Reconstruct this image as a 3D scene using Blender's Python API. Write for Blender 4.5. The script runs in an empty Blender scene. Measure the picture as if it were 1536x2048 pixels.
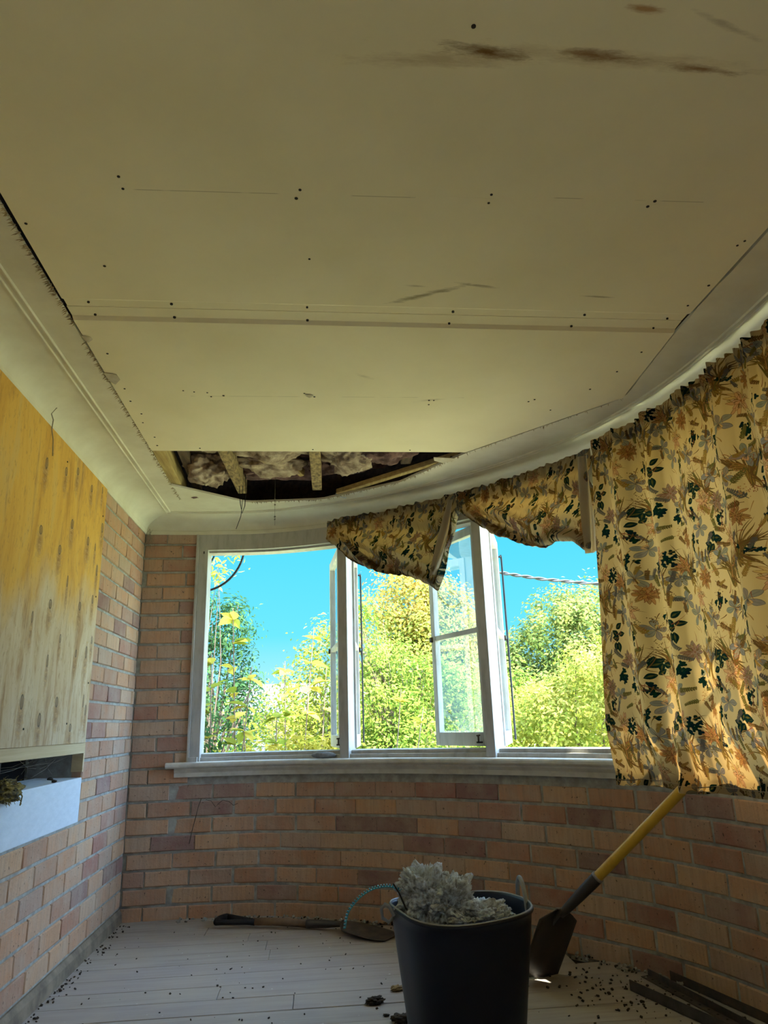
import bpy, bmesh, math, random
import numpy as np
from mathutils import Vector, Matrix, Euler, noise

random.seed(7)
RNG = np.random.default_rng(7)
SC = bpy.context.scene
COL = SC.collection

# ------------------------------------------------------------------ camera
def rot_basis(pitch, roll, yaw):
    p, r, y = [math.radians(v) for v in (pitch, roll, yaw)]
    F = Vector((math.sin(y)*math.cos(p), math.cos(y)*math.cos(p), math.sin(p)))
    R = Vector((math.cos(y), -math.sin(y), 0)); U = R.cross(F)
    return F, R*math.cos(r)+U*math.sin(r), -R*math.sin(r)+U*math.cos(r)
F, R, U = rot_basis(16.7, -1.8, 5.65)
cd = bpy.data.cameras.new('camera'); cam = bpy.data.objects.new('camera', cd); COL.objects.link(cam)
cam.matrix_world = Matrix(((R.x, U.x, -F.x, 0), (R.y, U.y, -F.y, 0), (R.z, U.z, -F.z, 0.98), (0, 0, 0, 1)))
cd.sensor_fit = 'VERTICAL'; cd.sensor_height = 36; cd.sensor_width = 27
cd.lens = 1410/2048*36; cd.clip_start = 0.02; cd.clip_end = 500
SC.camera = cam

# ------------------------------------------------------------------ exposure, sky, sun
SC.view_settings.view_transform = 'Standard'; SC.view_settings.look = 'None'
SC.view_settings.gamma = 1; SC.view_settings.use_curve_mapping = False
SC.view_settings.exposure = 2.32
SC.cycles.max_bounces = 10; SC.cycles.diffuse_bounces = 6; SC.cycles.transparent_max_bounces = 16
SC.cycles.sample_clamp_indirect = 6
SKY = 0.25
GLOW = (11.5, 16.0, 24.0, 1)   # sun-side sky glow, added out of view to brighten the room
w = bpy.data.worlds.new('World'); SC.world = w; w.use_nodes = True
nt = w.node_tree; nt.nodes.clear()
tc = nt.nodes.new('ShaderNodeTexCoord'); sx = nt.nodes.new('ShaderNodeSeparateXYZ')
rp = nt.nodes.new('ShaderNodeValToRGB'); bg = nt.nodes.new('ShaderNodeBackground'); ow = nt.nodes.new('ShaderNodeOutputWorld')
nt.links.new(tc.outputs['Generated'], sx.inputs[0]); nt.links.new(sx.outputs['Z'], rp.inputs[0])
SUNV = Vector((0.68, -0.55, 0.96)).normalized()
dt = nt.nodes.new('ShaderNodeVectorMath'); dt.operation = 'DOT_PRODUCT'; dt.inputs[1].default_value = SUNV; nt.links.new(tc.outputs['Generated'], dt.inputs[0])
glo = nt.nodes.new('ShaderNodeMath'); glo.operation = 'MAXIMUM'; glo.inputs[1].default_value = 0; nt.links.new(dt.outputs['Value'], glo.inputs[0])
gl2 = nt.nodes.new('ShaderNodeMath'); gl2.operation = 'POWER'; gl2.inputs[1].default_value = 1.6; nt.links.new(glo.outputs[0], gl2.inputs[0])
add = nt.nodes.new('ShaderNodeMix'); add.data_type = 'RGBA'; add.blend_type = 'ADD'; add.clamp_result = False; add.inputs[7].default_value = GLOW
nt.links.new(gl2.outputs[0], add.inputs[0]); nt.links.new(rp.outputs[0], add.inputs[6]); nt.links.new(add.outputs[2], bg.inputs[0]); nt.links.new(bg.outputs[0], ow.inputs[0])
cr = rp.color_ramp; cr.elements[0].position = 0.0; cr.elements[0].color = (0.50, 0.80, 0.95, 1)
cr.elements[1].position = 1.0; cr.elements[1].color = (0.10, 0.45, 0.80, 1)
for p_, c_ in ((0.05, (0.36, 0.76, 0.95, 1)), (0.12, (0.13, 0.68, 0.92, 1)), (0.30, (0.06, 0.58, 0.86, 1))):
    e_ = cr.elements.new(p_); e_.color = c_
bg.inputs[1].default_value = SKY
sd = bpy.data.lights.new('sun', 'SUN'); sd.energy = 8.0; sd.angle = math.radians(0.6); sd.color = (1.0, 0.90, 0.72)
sun = bpy.data.objects.new('sun', sd); COL.objects.link(sun)
sun.rotation_euler = Vector((0.68, -0.55, 0.96)).to_track_quat('Z', 'Y').to_euler()

# ------------------------------------------------------------------ materials
class NT:
    def __init__(s, name):
        s.m = bpy.data.materials.new(name); s.m.use_nodes = True; s.t = s.m.node_tree
        s.b = s.t.nodes['Principled BSDF']; s.out = s.t.nodes['Material Output']
        s.tc = s.t.nodes.new('ShaderNodeTexCoord')
    def n(s, typ, **k):
        d = s.t.nodes.new(typ)
        for a, v in k.items(): setattr(d, a, v)
        return d
    def l(s, a, b): s.t.links.new(a, b)
    def mapping(s, coord='Object', scale=(1, 1, 1), loc=(0, 0, 0), rot=(0, 0, 0)):
        mp = s.n('ShaderNodeMapping'); mp.inputs['Scale'].default_value = scale; mp.inputs['Location'].default_value = loc
        mp.inputs['Rotation'].default_value = rot
        if coord == 'World':
            g = s.n('ShaderNodeNewGeometry'); s.l(g.outputs['Position'], mp.inputs[0])
        else: s.l(s.tc.outputs[coord], mp.inputs[0])
        return mp.outputs[0]
    def noise(s, vec, scale=5, detail=4, rough=0.55, dist=0.0):
        d = s.n('ShaderNodeTexNoise'); d.inputs['Scale'].default_value = scale; d.inputs['Detail'].default_value = detail
        d.inputs['Roughness'].default_value = rough; d.inputs['Distortion'].default_value = dist
        s.l(vec, d.inputs['Vector']); return d.outputs[0]
    def ramp(s, fac, stops):
        d = s.n('ShaderNodeValToRGB'); e = d.color_ramp.elements
        while len(e) < len(stops): e.new(0.5)
        for i, (p, c) in enumerate(stops):
            e[i].position = p; e[i].color = (c[0], c[1], c[2], 1) if not isinstance(c, (int, float)) else (c, c, c, 1)
        s.l(fac, d.inputs[0]); return d.outputs[0]
    def mix(s, fac, a, b, mode='MIX'):
        d = s.n('ShaderNodeMix', data_type='RGBA', blend_type=mode)
        if isinstance(fac, (int, float)): d.inputs[0].default_value = fac
        else: s.l(fac, d.inputs[0])
        for i, v in ((6, a), (7, b)):
            if isinstance(v, tuple): d.inputs[i].default_value = (v[0], v[1], v[2], 1)
            else: s.l(v, d.inputs[i])
        return d.outputs[2]
    def math(s, op, a, b=0.0, c=0.0):
        d = s.n('ShaderNodeMath', operation=op)
        for i, v in enumerate((a, b, c)):
            if isinstance(v, (int, float)): d.inputs[i].default_value = v
            else: s.l(v, d.inputs[i])
        return d.outputs[0]
    def bump(s, h, strength=0.3, dist=0.01):
        d = s.n('ShaderNodeBump'); d.inputs['Strength'].default_value = strength; d.inputs['Distance'].default_value = dist
        s.l(h, d.inputs['Height']); s.l(d.outputs[0], s.b.inputs['Normal'])
    def col(s, c):
        if isinstance(c, tuple): s.b.inputs['Base Color'].default_value = (c[0], c[1], c[2], 1)
        else: s.l(c, s.b.inputs['Base Color'])
    def rough(s, r, spec=None):
        s.b.inputs['Roughness'].default_value = r
        if spec is not None: s.b.inputs['Specular IOR Level'].default_value = spec

MATS = {}
def simple(name, c1, c2=None, scale=12, rough=0.7, bump=0.0, metal=0.0, coord='Object', stretch=(1, 1, 1), spec=0.3, lo=0.35, hi=0.65, bdist=0.004):
    t = NT(name)
    if c2 is None: c2 = tuple(v*0.75 for v in c1)
    v = t.mapping(coord, stretch); nz = t.noise(v, scale, 5, 0.6)
    t.col(t.ramp(nz, ((lo, c2), (hi, c1)))); t.rough(rough, spec); t.b.inputs['Metallic'].default_value = metal
    if bump: t.bump(nz, bump, bdist)
    MATS[name] = t.m; return t.m

def make_materials():
    # bricks: tone per brick from object random, streaks and pits from noise
    t = NT('brick'); oi = t.n('ShaderNodeObjectInfo')
    tone = t.ramp(oi.outputs['Random'], ((0.0, (.484, .262, .145)), (0.16, (.53, .325, .20)), (0.3, (.40, .205, .125)), (0.42, (.56, .335, .185)), (0.52, (.45, .31, .22)),
                                       (0.62, (.34, .155, .115)), (0.72, (.50, .27, .15)), (0.84, (.52, .35, .23)), (0.93, (.30, .165, .14)), (1.0, (.22, .115, .105))))
    v = t.mapping('World'); v2 = t.mapping('World', (9, 9, 60))
    n1 = t.noise(v, 9, 5, 0.6); n2 = t.noise(v, 75, 3, 0.6); n3 = t.noise(t.mapping('World', (90, 90, 8)), 1, 3)
    c = t.mix(t.ramp(n1, ((.36, 0), (.66, .5))), tone, (.46, .37, .28))
    c = t.mix(t.ramp(n3, ((.42, 0.0), (.7, .35))), c, (.26, .18, .13))
    c = t.mix(t.ramp(n2, ((.655, 0), (.70, .85))), c, (.07, .05, .04))
    t.col(c); t.rough(.92, .15); t.bump(t.math('ADD', n2, t.math('MULTIPLY', n3, .5)), .5, .004); MATS['brick'] = t.m
    simple('mortar', (.40, .40, .36), (.25, .24, .21), 22, .95, .5, coord='World')
    simple('cement', (.25, .20, .14), (.14, .11, .08), 14, .95, .4, coord='World')
    # ceiling boards: cream paper with scuffs and rust stains (marks of their own, at fixed spots)
    t = NT('ceiling_board'); v = t.mapping('World'); n = t.noise(v, 2.2, 5, .6); n2 = t.noise(v, 60, 2)
    c = t.ramp(n, ((.3, (.72, .65, .44)), (.7, (.79, .72, .51))))
    g = t.n('ShaderNodeNewGeometry'); sp = t.n('ShaderNodeSeparateXYZ'); t.l(g.outputs['Position'], sp.inputs[0])
    X, Y = sp.outputs['X'], sp.outputs['Y']
    wob = t.noise(t.mapping('World', (14, 60, 1)), 1, 4, .7)
    def spot(x, y, rx, ry, slope=0.0, lo=.25, hi=.9):
        dx = t.math('DIVIDE', t.math('SUBTRACT', X, x), rx)
        yy = t.math('SUBTRACT', t.math('SUBTRACT', Y, y), t.math('MULTIPLY', t.math('SUBTRACT', X, x), slope))
        dy = t.math('DIVIDE', yy, ry)
        d = t.math('ADD', t.math('MULTIPLY', dx, dx), t.math('MULTIPLY', dy, dy))
        d = t.math('SUBTRACT', 1.0, t.math('SQRT', d)); d = t.math('ADD', d, t.math('MULTIPLY', t.math('SUBTRACT', wob, .5), 1.7))
        return t.ramp(d, ((lo, 0), (hi, 1)))
    for (x, y, rx, ry, sl, col_, am) in ((.34, 1.052, .13, .022, .09, (.13, .055, .008), 1.0), (.56, 1.045, .13, .019, .03, (.17, .06, .010), 1.0),
                                       (.79, 1.06, .13, .015, .06, (.22, .09, .015), .9), (.25, 1.075, .30, .026, -.05, (.40, .29, .15), .55),
                                       (.60, 1.05, .5, .03, .02, (.42, .32, .17), .45), (.62, .945, .05, .012, 0, (.36, .17, .04), .8),
                                       (-.42, .955, .09, .009, 0, (.38, .21, .05), .7), (.80, .97, .12, .012, .3, (.33, .26, .16), .5),
                                       (.35, 1.872, .20, .020, -.47, (.25, .20, .11), .8), (.50, 1.825, .10, .010, .15, (.30, .24, .14), .7),
                                       (.30, 1.835, .05, .008, .05, (.30, .24, .14), .6), (.88, 1.865, .08, .007, .04, (.30, .24, .14), .7),
                                       (.46, 2.62, .09, .016, -.2, (.46, .40, .26), .6), (.18, 2.42, .06, .02, .5, (.46, .40, .26), .5),
                                       (-.03, 2.585, .03, .012, 0, (.22, .17, .11), .8)):
        c = t.mix(t.math('MULTIPLY', spot(x, y, rx, ry, sl), am), c, col_)
    # faint pencil lines along the joists
    for y0, x0, x1 in ((1.465, -.45, .25), (1.452, .55, 1.0), (2.60, -.5, .6)):
        ln = t.math('LESS_THAN', t.math('ABSOLUTE', t.math('SUBTRACT', Y, t.math('ADD', y0, t.math('MULTIPLY', X, -.015)))), .0014)
        ln = t.math('MULTIPLY', ln, t.math('MULTIPLY', t.math('GREATER_THAN', X, x0), t.math('LESS_THAN', X, x1)))
        ln = t.math('MULTIPLY', ln, t.ramp(t.noise(t.mapping('World', (9, .1, .1)), 1, 1), ((.45, 0), (.5, .55))))
        c = t.mix(ln, c, (.33, .27, .17))
    t.col(c); t.rough(.9, .2); t.bump(n2, .05, .002); MATS['ceiling_board'] = t.m
    simple('cornice', (.68, .65, .52), (.60, .56, .43), 6, .75, .04, coord='World')
    simple('white_paint', (.46, .45, .42), (.35, .335, .30), 26, .5, .15, coord='World', stretch=(1, 1, .25), lo=.3, hi=.55)
    simple('sill_paint', (.58, .565, .50), (.46, .44, .38), 14, .5, .12, coord='World', lo=.3, hi=.55)
    simple('blue_white_paint', (.66, .74, .80), (.60, .68, .74), 60, .5, .5, coord='World', stretch=(1, .35, 1), bdist=.002)
    # plywood: knots and wavy figure
    t = NT('plywood'); v = t.mapping('World', (1, 1, .28)); n = t.noise(v, 5.5, 6, .62, 1.2)
    c = t.ramp(n, ((.28, (.33, .165, .035)), (.42, (.60, .335, .065)), (.55, (.68, .405, .085)), (.72, (.60, .42, .16))))
    pale = t.noise(t.mapping('World', (1, 1, .5), (3, 1, 2)), 3.0, 4, .6)
    zsp = t.n('ShaderNodeSeparateXYZ'); g = t.n('ShaderNodeNewGeometry'); t.l(g.outputs['Position'], zsp.inputs[0])
    lowmask = t.ramp(zsp.outputs['Z'], ((.0, 1), (1.0, 1))); 
    zz = t.math('ADD', t.math('MULTIPLY', t.math('SUBTRACT', 1.62, zsp.outputs['Z']), 3.2), t.math('MULTIPLY', t.math('SUBTRACT', pale, .5), 2.2))
    c = t.mix(t.ramp(zz, ((.0, 0), (.6, .80))), c, t.ramp(t.noise(t.mapping('World', (1, 1, .3)), 13, 6, .65, .8), ((.33, (.36, .24, .15)), (.45, (.52, .43, .30)), (.62, (.60, .53, .40)))))  # orange top, paler lower part: bounced and sky light put into the colour
    stk = t.noise(t.mapping('World', (1, 9, .7)), 1.6, 5, .6, .4)
    c = t.mix(t.ramp(stk, ((.54, 0), (.68, .75))), c, t.ramp(t.noise(t.mapping('World', (1, 60, 14)), 1, 3, .6), ((.42, (.26, .13, .05)), (.6, (.46, .30, .13)))))
    fl = t.noise(t.mapping('World', (1, 26, 9), rot=(0.5, 0, 0)), 3.2, 4, .6, .6)
    c = t.mix(t.ramp(fl, ((.56, 0), (.68, .45))), c, (.27, .16, .07))
    Yp, Zp = zsp.outputs['Y'], zsp.outputs['Z']; rk = random.Random(5)
    wz = t.noise(t.mapping('World', (1, 22, 60)), 1, 4, .7)
    kmask = chat = None
    for col_y in (2.70, 2.90, 3.04, 3.24, 3.38, 3.44):
        z = 1.0+rk.uniform(0, .15)
        while z < 2.15:
            yy = col_y+rk.uniform(-.02, .02); a, b = rk.uniform(.010, .020), rk.uniform(.020, .034)
            dy = t.math('DIVIDE', t.math('SUBTRACT', Yp, yy), a); dz = t.math('DIVIDE', t.math('SUBTRACT', Zp, z), b)
            d = t.math('SQRT', t.math('ADD', t.math('MULTIPLY', dy, dy), t.math('MULTIPLY', dz, dz)))
            dz2 = t.math('DIVIDE', t.math('SUBTRACT', Zp, z-.05), b*4.6); dy2 = t.math('DIVIDE', t.math('SUBTRACT', Yp, yy), a*2.7)
            d2 = t.math('SQRT', t.math('ADD', t.math('MULTIPLY', dy2, dy2), t.math('MULTIPLY', dz2, dz2)))
            kmask = d if kmask is None else t.math('MINIMUM', kmask, d); chat = d2 if chat is None else t.math('MINIMUM', chat, d2)
            z += rk.uniform(.20, .34)
    ch = t.math('ADD', t.math('SUBTRACT', 1.0, chat), t.math('MULTIPLY', t.math('SUBTRACT', wz, .5), 1.5))
    c = t.mix(t.ramp(ch, ((.25, 0), (.75, .75))), c, t.ramp(wz, ((.42, (.22, .11, .045)), (.62, (.48, .31, .14)))))
    c = t.mix(t.ramp(t.math('ADD', kmask, t.math('MULTIPLY', wz, .3)), ((.25, .55), (.7, .45), (.9, .95), (1.05, .9), (1.25, 0))), c, (.11, .085, .06))
    t.col(c); t.rough(.75, .25); t.bump(n, .08, .003); MATS['plywood'] = t.m
    simple('pine_batten', (.62, .50, .30), (.50, .38, .21), 10, .75, .1, coord='World', stretch=(1, .15, 5))
    simple('old_board', (.24, .22, .18), (.12, .11, .09), 8, .85, .2, coord='World', stretch=(1, .3, 8))
    # floorboards: worn grey paint, per board tone
    t = NT('floorboard'); oi = t.n('ShaderNodeObjectInfo'); v = t.mapping('World', (.7, 9, 1))
    n = t.noise(v, 4, 6, .6); n2 = t.noise(t.mapping('World'), 46, 3, .6); n3 = t.noise(t.mapping('World'), 3, 4)
    c = t.ramp(n, ((.3, (.29, .255, .22)), (.6, (.37, .33, .29))))
    c = t.mix(t.ramp(oi.outputs['Random'], ((0, 0.0), (1, .3))), c, (.30, .25, .26))
    c = t.mix(t.ramp(n3, ((.42, 0), (.62, .4))), c, (.40, .34, .26))
    c = t.mix(t.ramp(n2, ((.70, 0), (.74, .8))), c, (.62, .60, .56))
    t.col(c); t.rough(.62, .35); t.bump(n, .1, .003); MATS['floorboard'] = t.m
    simple('subfloor', (.02, .018, .015), (.01, .01, .01), 5, .95)
    simple('joist_timber', (.50, .38, .15), (.33, .23, .09), 9, .85, .25, coord='World', stretch=(6, .5, 6))
    simple('crumbly_timber', (.40, .29, .13), (.12, .085, .045), 38, .9, .6, coord='World', stretch=(1.5, .7, 1.5))
    simple('dark_timber', (.13, .09, .055), (.06, .04, .028), 9, .9, .3, coord='World', stretch=(4, 1, 4))
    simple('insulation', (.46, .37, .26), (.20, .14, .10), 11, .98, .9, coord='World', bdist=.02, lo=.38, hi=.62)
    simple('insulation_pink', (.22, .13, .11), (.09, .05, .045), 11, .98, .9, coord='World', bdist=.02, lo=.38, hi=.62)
    simple('wool_grey', (.62, .71, .80), (.30, .31, .33), 42, .98, .9, coord='World', bdist=.012, lo=.36, hi=.6)
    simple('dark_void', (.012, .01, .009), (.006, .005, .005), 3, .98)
    simple('roof_outer', (.35, .33, .30), (.28, .26, .24), 3, .8)
    simple('soffit', (.55, .52, .45), (.5, .47, .4), 3, .8)
    simple('render_outer', (.40, .28, .2), (.32, .22, .16), 8, .9)
    simple('tub_plastic', (.006, .010, .026), (.005, .008, .021), 5, .42, spec=.35)
    simple('grey_plastic', (.34, .36, .38), (.26, .28, .3), 20, .5)
    simple('black_steel', (.022, .020, .020), (.04, .03, .025), 14, .45, .1, spec=.5)
    simple('rusty_steel', (.085, .06, .045), (.04, .032, .028), 26, .6, .3, spec=.4)
    simple('angle_steel', (.085, .078, .076), (.05, .042, .04), 18, .42, .2, metal=.3, spec=.5)
    simple('bright_worn', (.32, .30, .29), (.2, .17, .15), 30, .4, metal=.5)
    simple('yellow_fibreglass', (.62, .40, .045), (.50, .31, .03), 16, .36, spec=.5, lo=.3, hi=.5)
    simple('worn_wood', (.22, .14, .085), (.12, .075, .045), 12, .7, .2, stretch=(1, 1, .2))
    simple('turquoise_plastic', (.03, .33, .44), (.02, .25, .36), 8, .4, spec=.5)
    simple('black_rubber', (.018, .018, .02), (.01, .01, .012), 8, .6)
    simple('cable_grey', (.022, .026, .03), (.015, .018, .02), 8, .6)
    simple('debris_dark', (.065, .048, .032), (.025, .02, .016), 30, .95, .4, coord='World')
    simple('debris_straw', (.42, .32, .17), (.17, .12, .07), 30, .95, .4, coord='World')
    simple('moss_dry', (.26, .20, .055), (.07, .065, .045), 45, .95, .5, coord='World', lo=.4, hi=.6)
    simple('paper_tear', (.62, .58, .46), (.50, .44, .32), 20, .9)
    simple('stone_grey', (.30, .32, .33), (.20, .21, .22), 40, .9, .5)
    simple('rod_brown', (.10, .055, .045), (.06, .035, .03), 10, .6, stretch=(1, 1, 8))
    simple('cobweb', (.26, .23, .17), (.18, .16, .12), 30, .95)
    simple('hole_dark', (.03, .024, .018), (.02, .015, .012), 30, .9)
    # glass
    t = NT('window_glass'); t.t.nodes.remove(t.b)
    tr = t.n('ShaderNodeBsdfTransparent'); gl = t.n('ShaderNodeBsdfGlossy'); gl.inputs['Roughness'].default_value = .03
    df = t.n('ShaderNodeBsdfDiffuse'); df.inputs['Color'].default_value = (.55, .68, .75, 1)
    tr.inputs['Color'].default_value = (.93, .97, .98, 1)
    fr = t.n('ShaderNodeFresnel'); fr.inputs['IOR'].default_value = 1.25
    m1 = t.n('ShaderNodeMixShader'); m2 = t.n('ShaderNodeMixShader')
    t.l(t.math('MULTIPLY', fr.outputs[0], .4), m1.inputs[0]); t.l(tr.outputs[0], m1.inputs[1]); t.l(gl.outputs[0], m1.inputs[2])
    nz = t.noise(t.mapping('World', (5, 5, 1)), 3, 4, .6); t.l(t.ramp(nz, ((.45, .0), (.8, .035))), m2.inputs[0])
    t.l(m1.outputs[0], m2.inputs[1]); t.l(df.outputs[0], m2.inputs[2]); t.l(m2.outputs[0], t.out.inputs[0]); MATS['window_glass'] = t.m
    # leaves: diffuse + translucent, tone from a per-leaf attribute
    def leaf(name, stops, trans=.35):
        t = NT(name); t.t.nodes.remove(t.b); at = t.n('ShaderNodeAttribute'); at.attribute_name = 'tone'
        c = t.ramp(at.outputs['Fac'], stops); d = t.n('ShaderNodeBsdfDiffuse'); tl = t.n('ShaderNodeBsdfTranslucent'); mx = t.n('ShaderNodeMixShader')
        mx.inputs[0].default_value = trans; t.l(c, d.inputs[0]); t.l(c, tl.inputs[0]); t.l(d.outputs[0], mx.inputs[1]); t.l(tl.outputs[0], mx.inputs[2])
        t.l(mx.outputs[0], t.out.inputs[0]); MATS[name] = t.m
    leaf('leaf_dark', ((0, (0.015, 0.045, 0.018)), (.6, (0.045, 0.10, 0.035)), (1, (0.12, 0.17, 0.045))))
    leaf('leaf_green', ((0, (0.056, 0.123, 0.016)), (.5, (0.145, 0.235, 0.034)), (1, (0.280, 0.313, 0.067))))
    leaf('leaf_lime', ((0, (0.095, 0.151, 0.016)), (.5, (0.235, 0.280, 0.040)), (1, (0.369, 0.347, 0.089))))
    leaf('leaf_yellow', ((0, (0.157, 0.168, 0.022)), (.5, (0.347, 0.308, 0.034)), (1, (0.436, 0.358, 0.067))))
    leaf('leaf_autumn', ((0, (0.101, 0.168, 0.028)), (.45, (0.252, 0.280, 0.056)), (.8, (0.369, 0.291, 0.056)), (1, (0.347, 0.190, 0.056))))
    leaf('leaf_bluegreen', ((0, (0.043, 0.086, 0.022)), (.5, (0.129, 0.185, 0.043)), (1, (0.249, 0.267, 0.073))))
    simple('twig', (.22, .16, .13), (.12, .09, .065), 12, .9)
    simple('bark', (.12, .09, .065), (.06, .045, .03), 8, .95, .4)
    simple('lawn', (.60, .56, .30), (.50, .47, .22), 4, .95, coord='World')
    simple('house_wall', (.13, .15, .16), (.10, .12, .13), 4, .7)
    simple('house_roof', (.085, .095, .10), (.07, .08, .085), 4, .5)
    simple('house_window', (.08, .10, .12), (.05, .06, .08), 4, .2)
make_materials()

# ------------------------------------------------------------------ mesh helpers
class MB:
    def __init__(s): s.v = []; s.f = []
    def add(s, vs, fs):
        o = len(s.v); s.v += [tuple(v) for v in vs]; s.f += [tuple(i+o for i in f) for f in fs]; return s
    def box(s, c, d, rot=None, ch=0.0):
        x, y, z = [k/2 for k in d]
        vs = [Vector((a*x, b*y, e*z)) for a in (-1, 1) for b in (-1, 1) for e in (-1, 1)]
        if rot is not None: vs = [rot @ v for v in vs]
        vs = [v+Vector(c) for v in vs]
        return s.add(vs, [(0, 1, 3, 2), (4, 6, 7, 5), (0, 4, 5, 1), (2, 3, 7, 6), (0, 2, 6, 4), (1, 5, 7, 3)])
    def beam(s, a, b, w_, h_, up=(0, 0, 1)):
        a, b = Vector(a), Vector(b); t = (b-a); L = t.length; t.normalize(); x = t.cross(Vector(up)).normalized(); z = x.cross(t)
        m = Matrix((x, t, z)).transposed()
        return s.box((a+b)/2, (w_, L, h_), m)
    def tube(s, P, r, n=8, caps=True):
        P = [Vector(p) for p in P]; k = len(P); rr = r if isinstance(r, (list, tuple)) else [r]*k
        up = Vector((0.13, 0.21, 0.97)); vs = []
        for i, p in enumerate(P):
            t = (P[min(i+1, k-1)]-P[max(i-1, 0)]).normalized(); x = t.cross(up)
            if x.length < .05: x = t.cross(Vector((1, 0, 0)))
            x.normalize(); y = t.cross(x)
            vs += [p+(x*math.cos(2*math.pi*j/n)+y*math.sin(2*math.pi*j/n))*rr[i] for j in range(n)]
        fs = [(i*n+j, i*n+(j+1) % n, (i+1)*n+(j+1) % n, (i+1)*n+j) for i in range(k-1) for j in range(n)]
        if caps: fs += [tuple(range(n-1, -1, -1)), tuple((k-1)*n+j for j in range(n))]
        return s.add(vs, fs)
    def grid(s, G, closed=False):
        m, n = len(G), len(G[0]); vs = [p for r in G for p in r]
        fs = [(i*n+j, i*n+(j+1) % n, (i+1)*n+(j+1) % n, (i+1)*n+j) for i in range(m-1) for j in range(n if closed else n-1)]
        return s.add(vs, fs)
    def build(s, name, mat, parent=None, smooth=False, loc=None):
        me = bpy.data.meshes.new(name); me.from_pydata([tuple(v) for v in s.v], [], s.f); me.update()
        if smooth: me.polygons.foreach_set('use_smooth', [True]*len(me.polygons))
        me.materials.append(MATS[mat] if isinstance(mat, str) else mat)
        return link(name, me, parent, loc)
def link(name, me, parent=None, loc=None):
    o = bpy.data.objects.new(name, me); COL.objects.link(o)
    if parent is not None: o.parent = parent
    if loc is not None: o.location = loc
    return o
def recalc(o):
    bm = bmesh.new(); bm.from_mesh(o.data); bmesh.ops.recalc_face_normals(bm, faces=bm.faces); bm.to_mesh(o.data); bm.free(); return o
def empty(name, loc=(0, 0, 0)):
    o = bpy.data.objects.new(name, None); COL.objects.link(o); o.location = loc; o.empty_display_size = .1; return o
def tag(o, label=None, cat=None, group=None, kind=None):
    if label: o['label'] = label
    if cat: o['category'] = cat
    if group: o['group'] = group
    if kind: o['kind'] = kind
    return o
def bevel(o, wd, seg=2):
    m = o.modifiers.new('bevel', 'BEVEL'); m.width = wd; m.segments = seg; m.limit_method = 'ANGLE'; return o

# ------------------------------------------------------------------ plan of the room
XL, ZC, ZH = -1.064, 2.25, 2.165
WP = [(-.74, 4.375), (-.3, 4.34), (.1, 4.19), (.45, 4.0), (.8, 3.72), (1.13, 3.38), (1.38, 3.0), (1.53, 2.55), (1.59, 2.1), (1.6, 1.6)]
def catmull(P, n=8):
    P = [np.array(p, float) for p in P]; P = [2*P[0]-P[1]]+P+[2*P[-1]-P[-2]]; o = []
    for i in range(1, len(P)-2):
        a, b, c, d = P[i-1:i+3]
        for k in range(n):
            t = k/n; o.append(.5*((2*b)+(c-a)*t+(2*a-5*b+4*c-d)*t*t+(3*b-a-3*c+d)*t**3))
    o.append(P[-2]); return np.array(o)
WC = catmull(WP); WC = np.vstack([WC, [(1.6, y) for y in np.arange(1.4, -2.01, -.2)]])
WS = np.r_[0, np.cumsum(np.linalg.norm(np.diff(WC, axis=0), axis=1))]
def wp(s, d=0.0, z=0.0):
    """point at arc length s along the curved wall, d metres into the room"""
    p = np.array([np.interp(s, WS, WC[:, 0]), np.interp(s, WS, WC[:, 1])])
    a = np.array([np.interp(s-.06, WS, WC[:, 0]), np.interp(s-.06, WS, WC[:, 1])]); b = np.array([np.interp(s+.06, WS, WC[:, 0]), np.interp(s+.06, WS, WC[:, 1])])
    t = (b-a)/np.linalg.norm(b-a); n = np.array([t[1], -t[0]])
    return Vector((p[0]+n[0]*d, p[1]+n[1]*d, z))
def wt(s):
    a, b = wp(s-.03), wp(s+.03); return (b-a).normalized()
PATH = [np.array(p) for p in ((XL, -2.0), (XL, 1.0), (XL, 3.0), (XL, 4.36))] + [p for p in WC]
def offs(path, d):
    o = []
    for i, p in enumerate(path):
        a = path[max(i-1, 0)]; b = path[min(i+1, len(path)-1)]
        def nn(u, v):
            t = (v-u)/np.linalg.norm(v-u); return np.array([t[1], -t[0]])
        if i == 0: m = nn(p, b)
        elif i == len(path)-1: m = nn(a, p)
        else:
            n1, n2 = nn(a, p), nn(p, b); m = (n1+n2)/np.linalg.norm(n1+n2); m = m/max(.35, m@n1)
        o.append(p+m*(d[i] if hasattr(d, '__len__') else d))
    return o
def sweep(mb, path, prof, closed=True):
    """prof: list of (d into room, z)"""
    rows = [offs(path, d) for d, z in prof]
    G = [[(rows[j][i][0], rows[j][i][1], prof[j][1]) for j in range(len(prof))] for i in range(len(path))]
    mb.grid(G, closed)
    if closed:
        n = len(prof); k = len(mb.v)-n*len(path); mb.f.append(tuple(k+j for j in range(n-1, -1, -1))); mb.f.append(tuple(k+(len(path)-1)*n+j for j in range(n)))
    return mb
def spath(s0, s1, step=.08):
    k = max(2, int((s1-s0)/step)+1); return [np.array(wp(s)[:2]) for s in np.linspace(s0, s1, k)]

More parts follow.
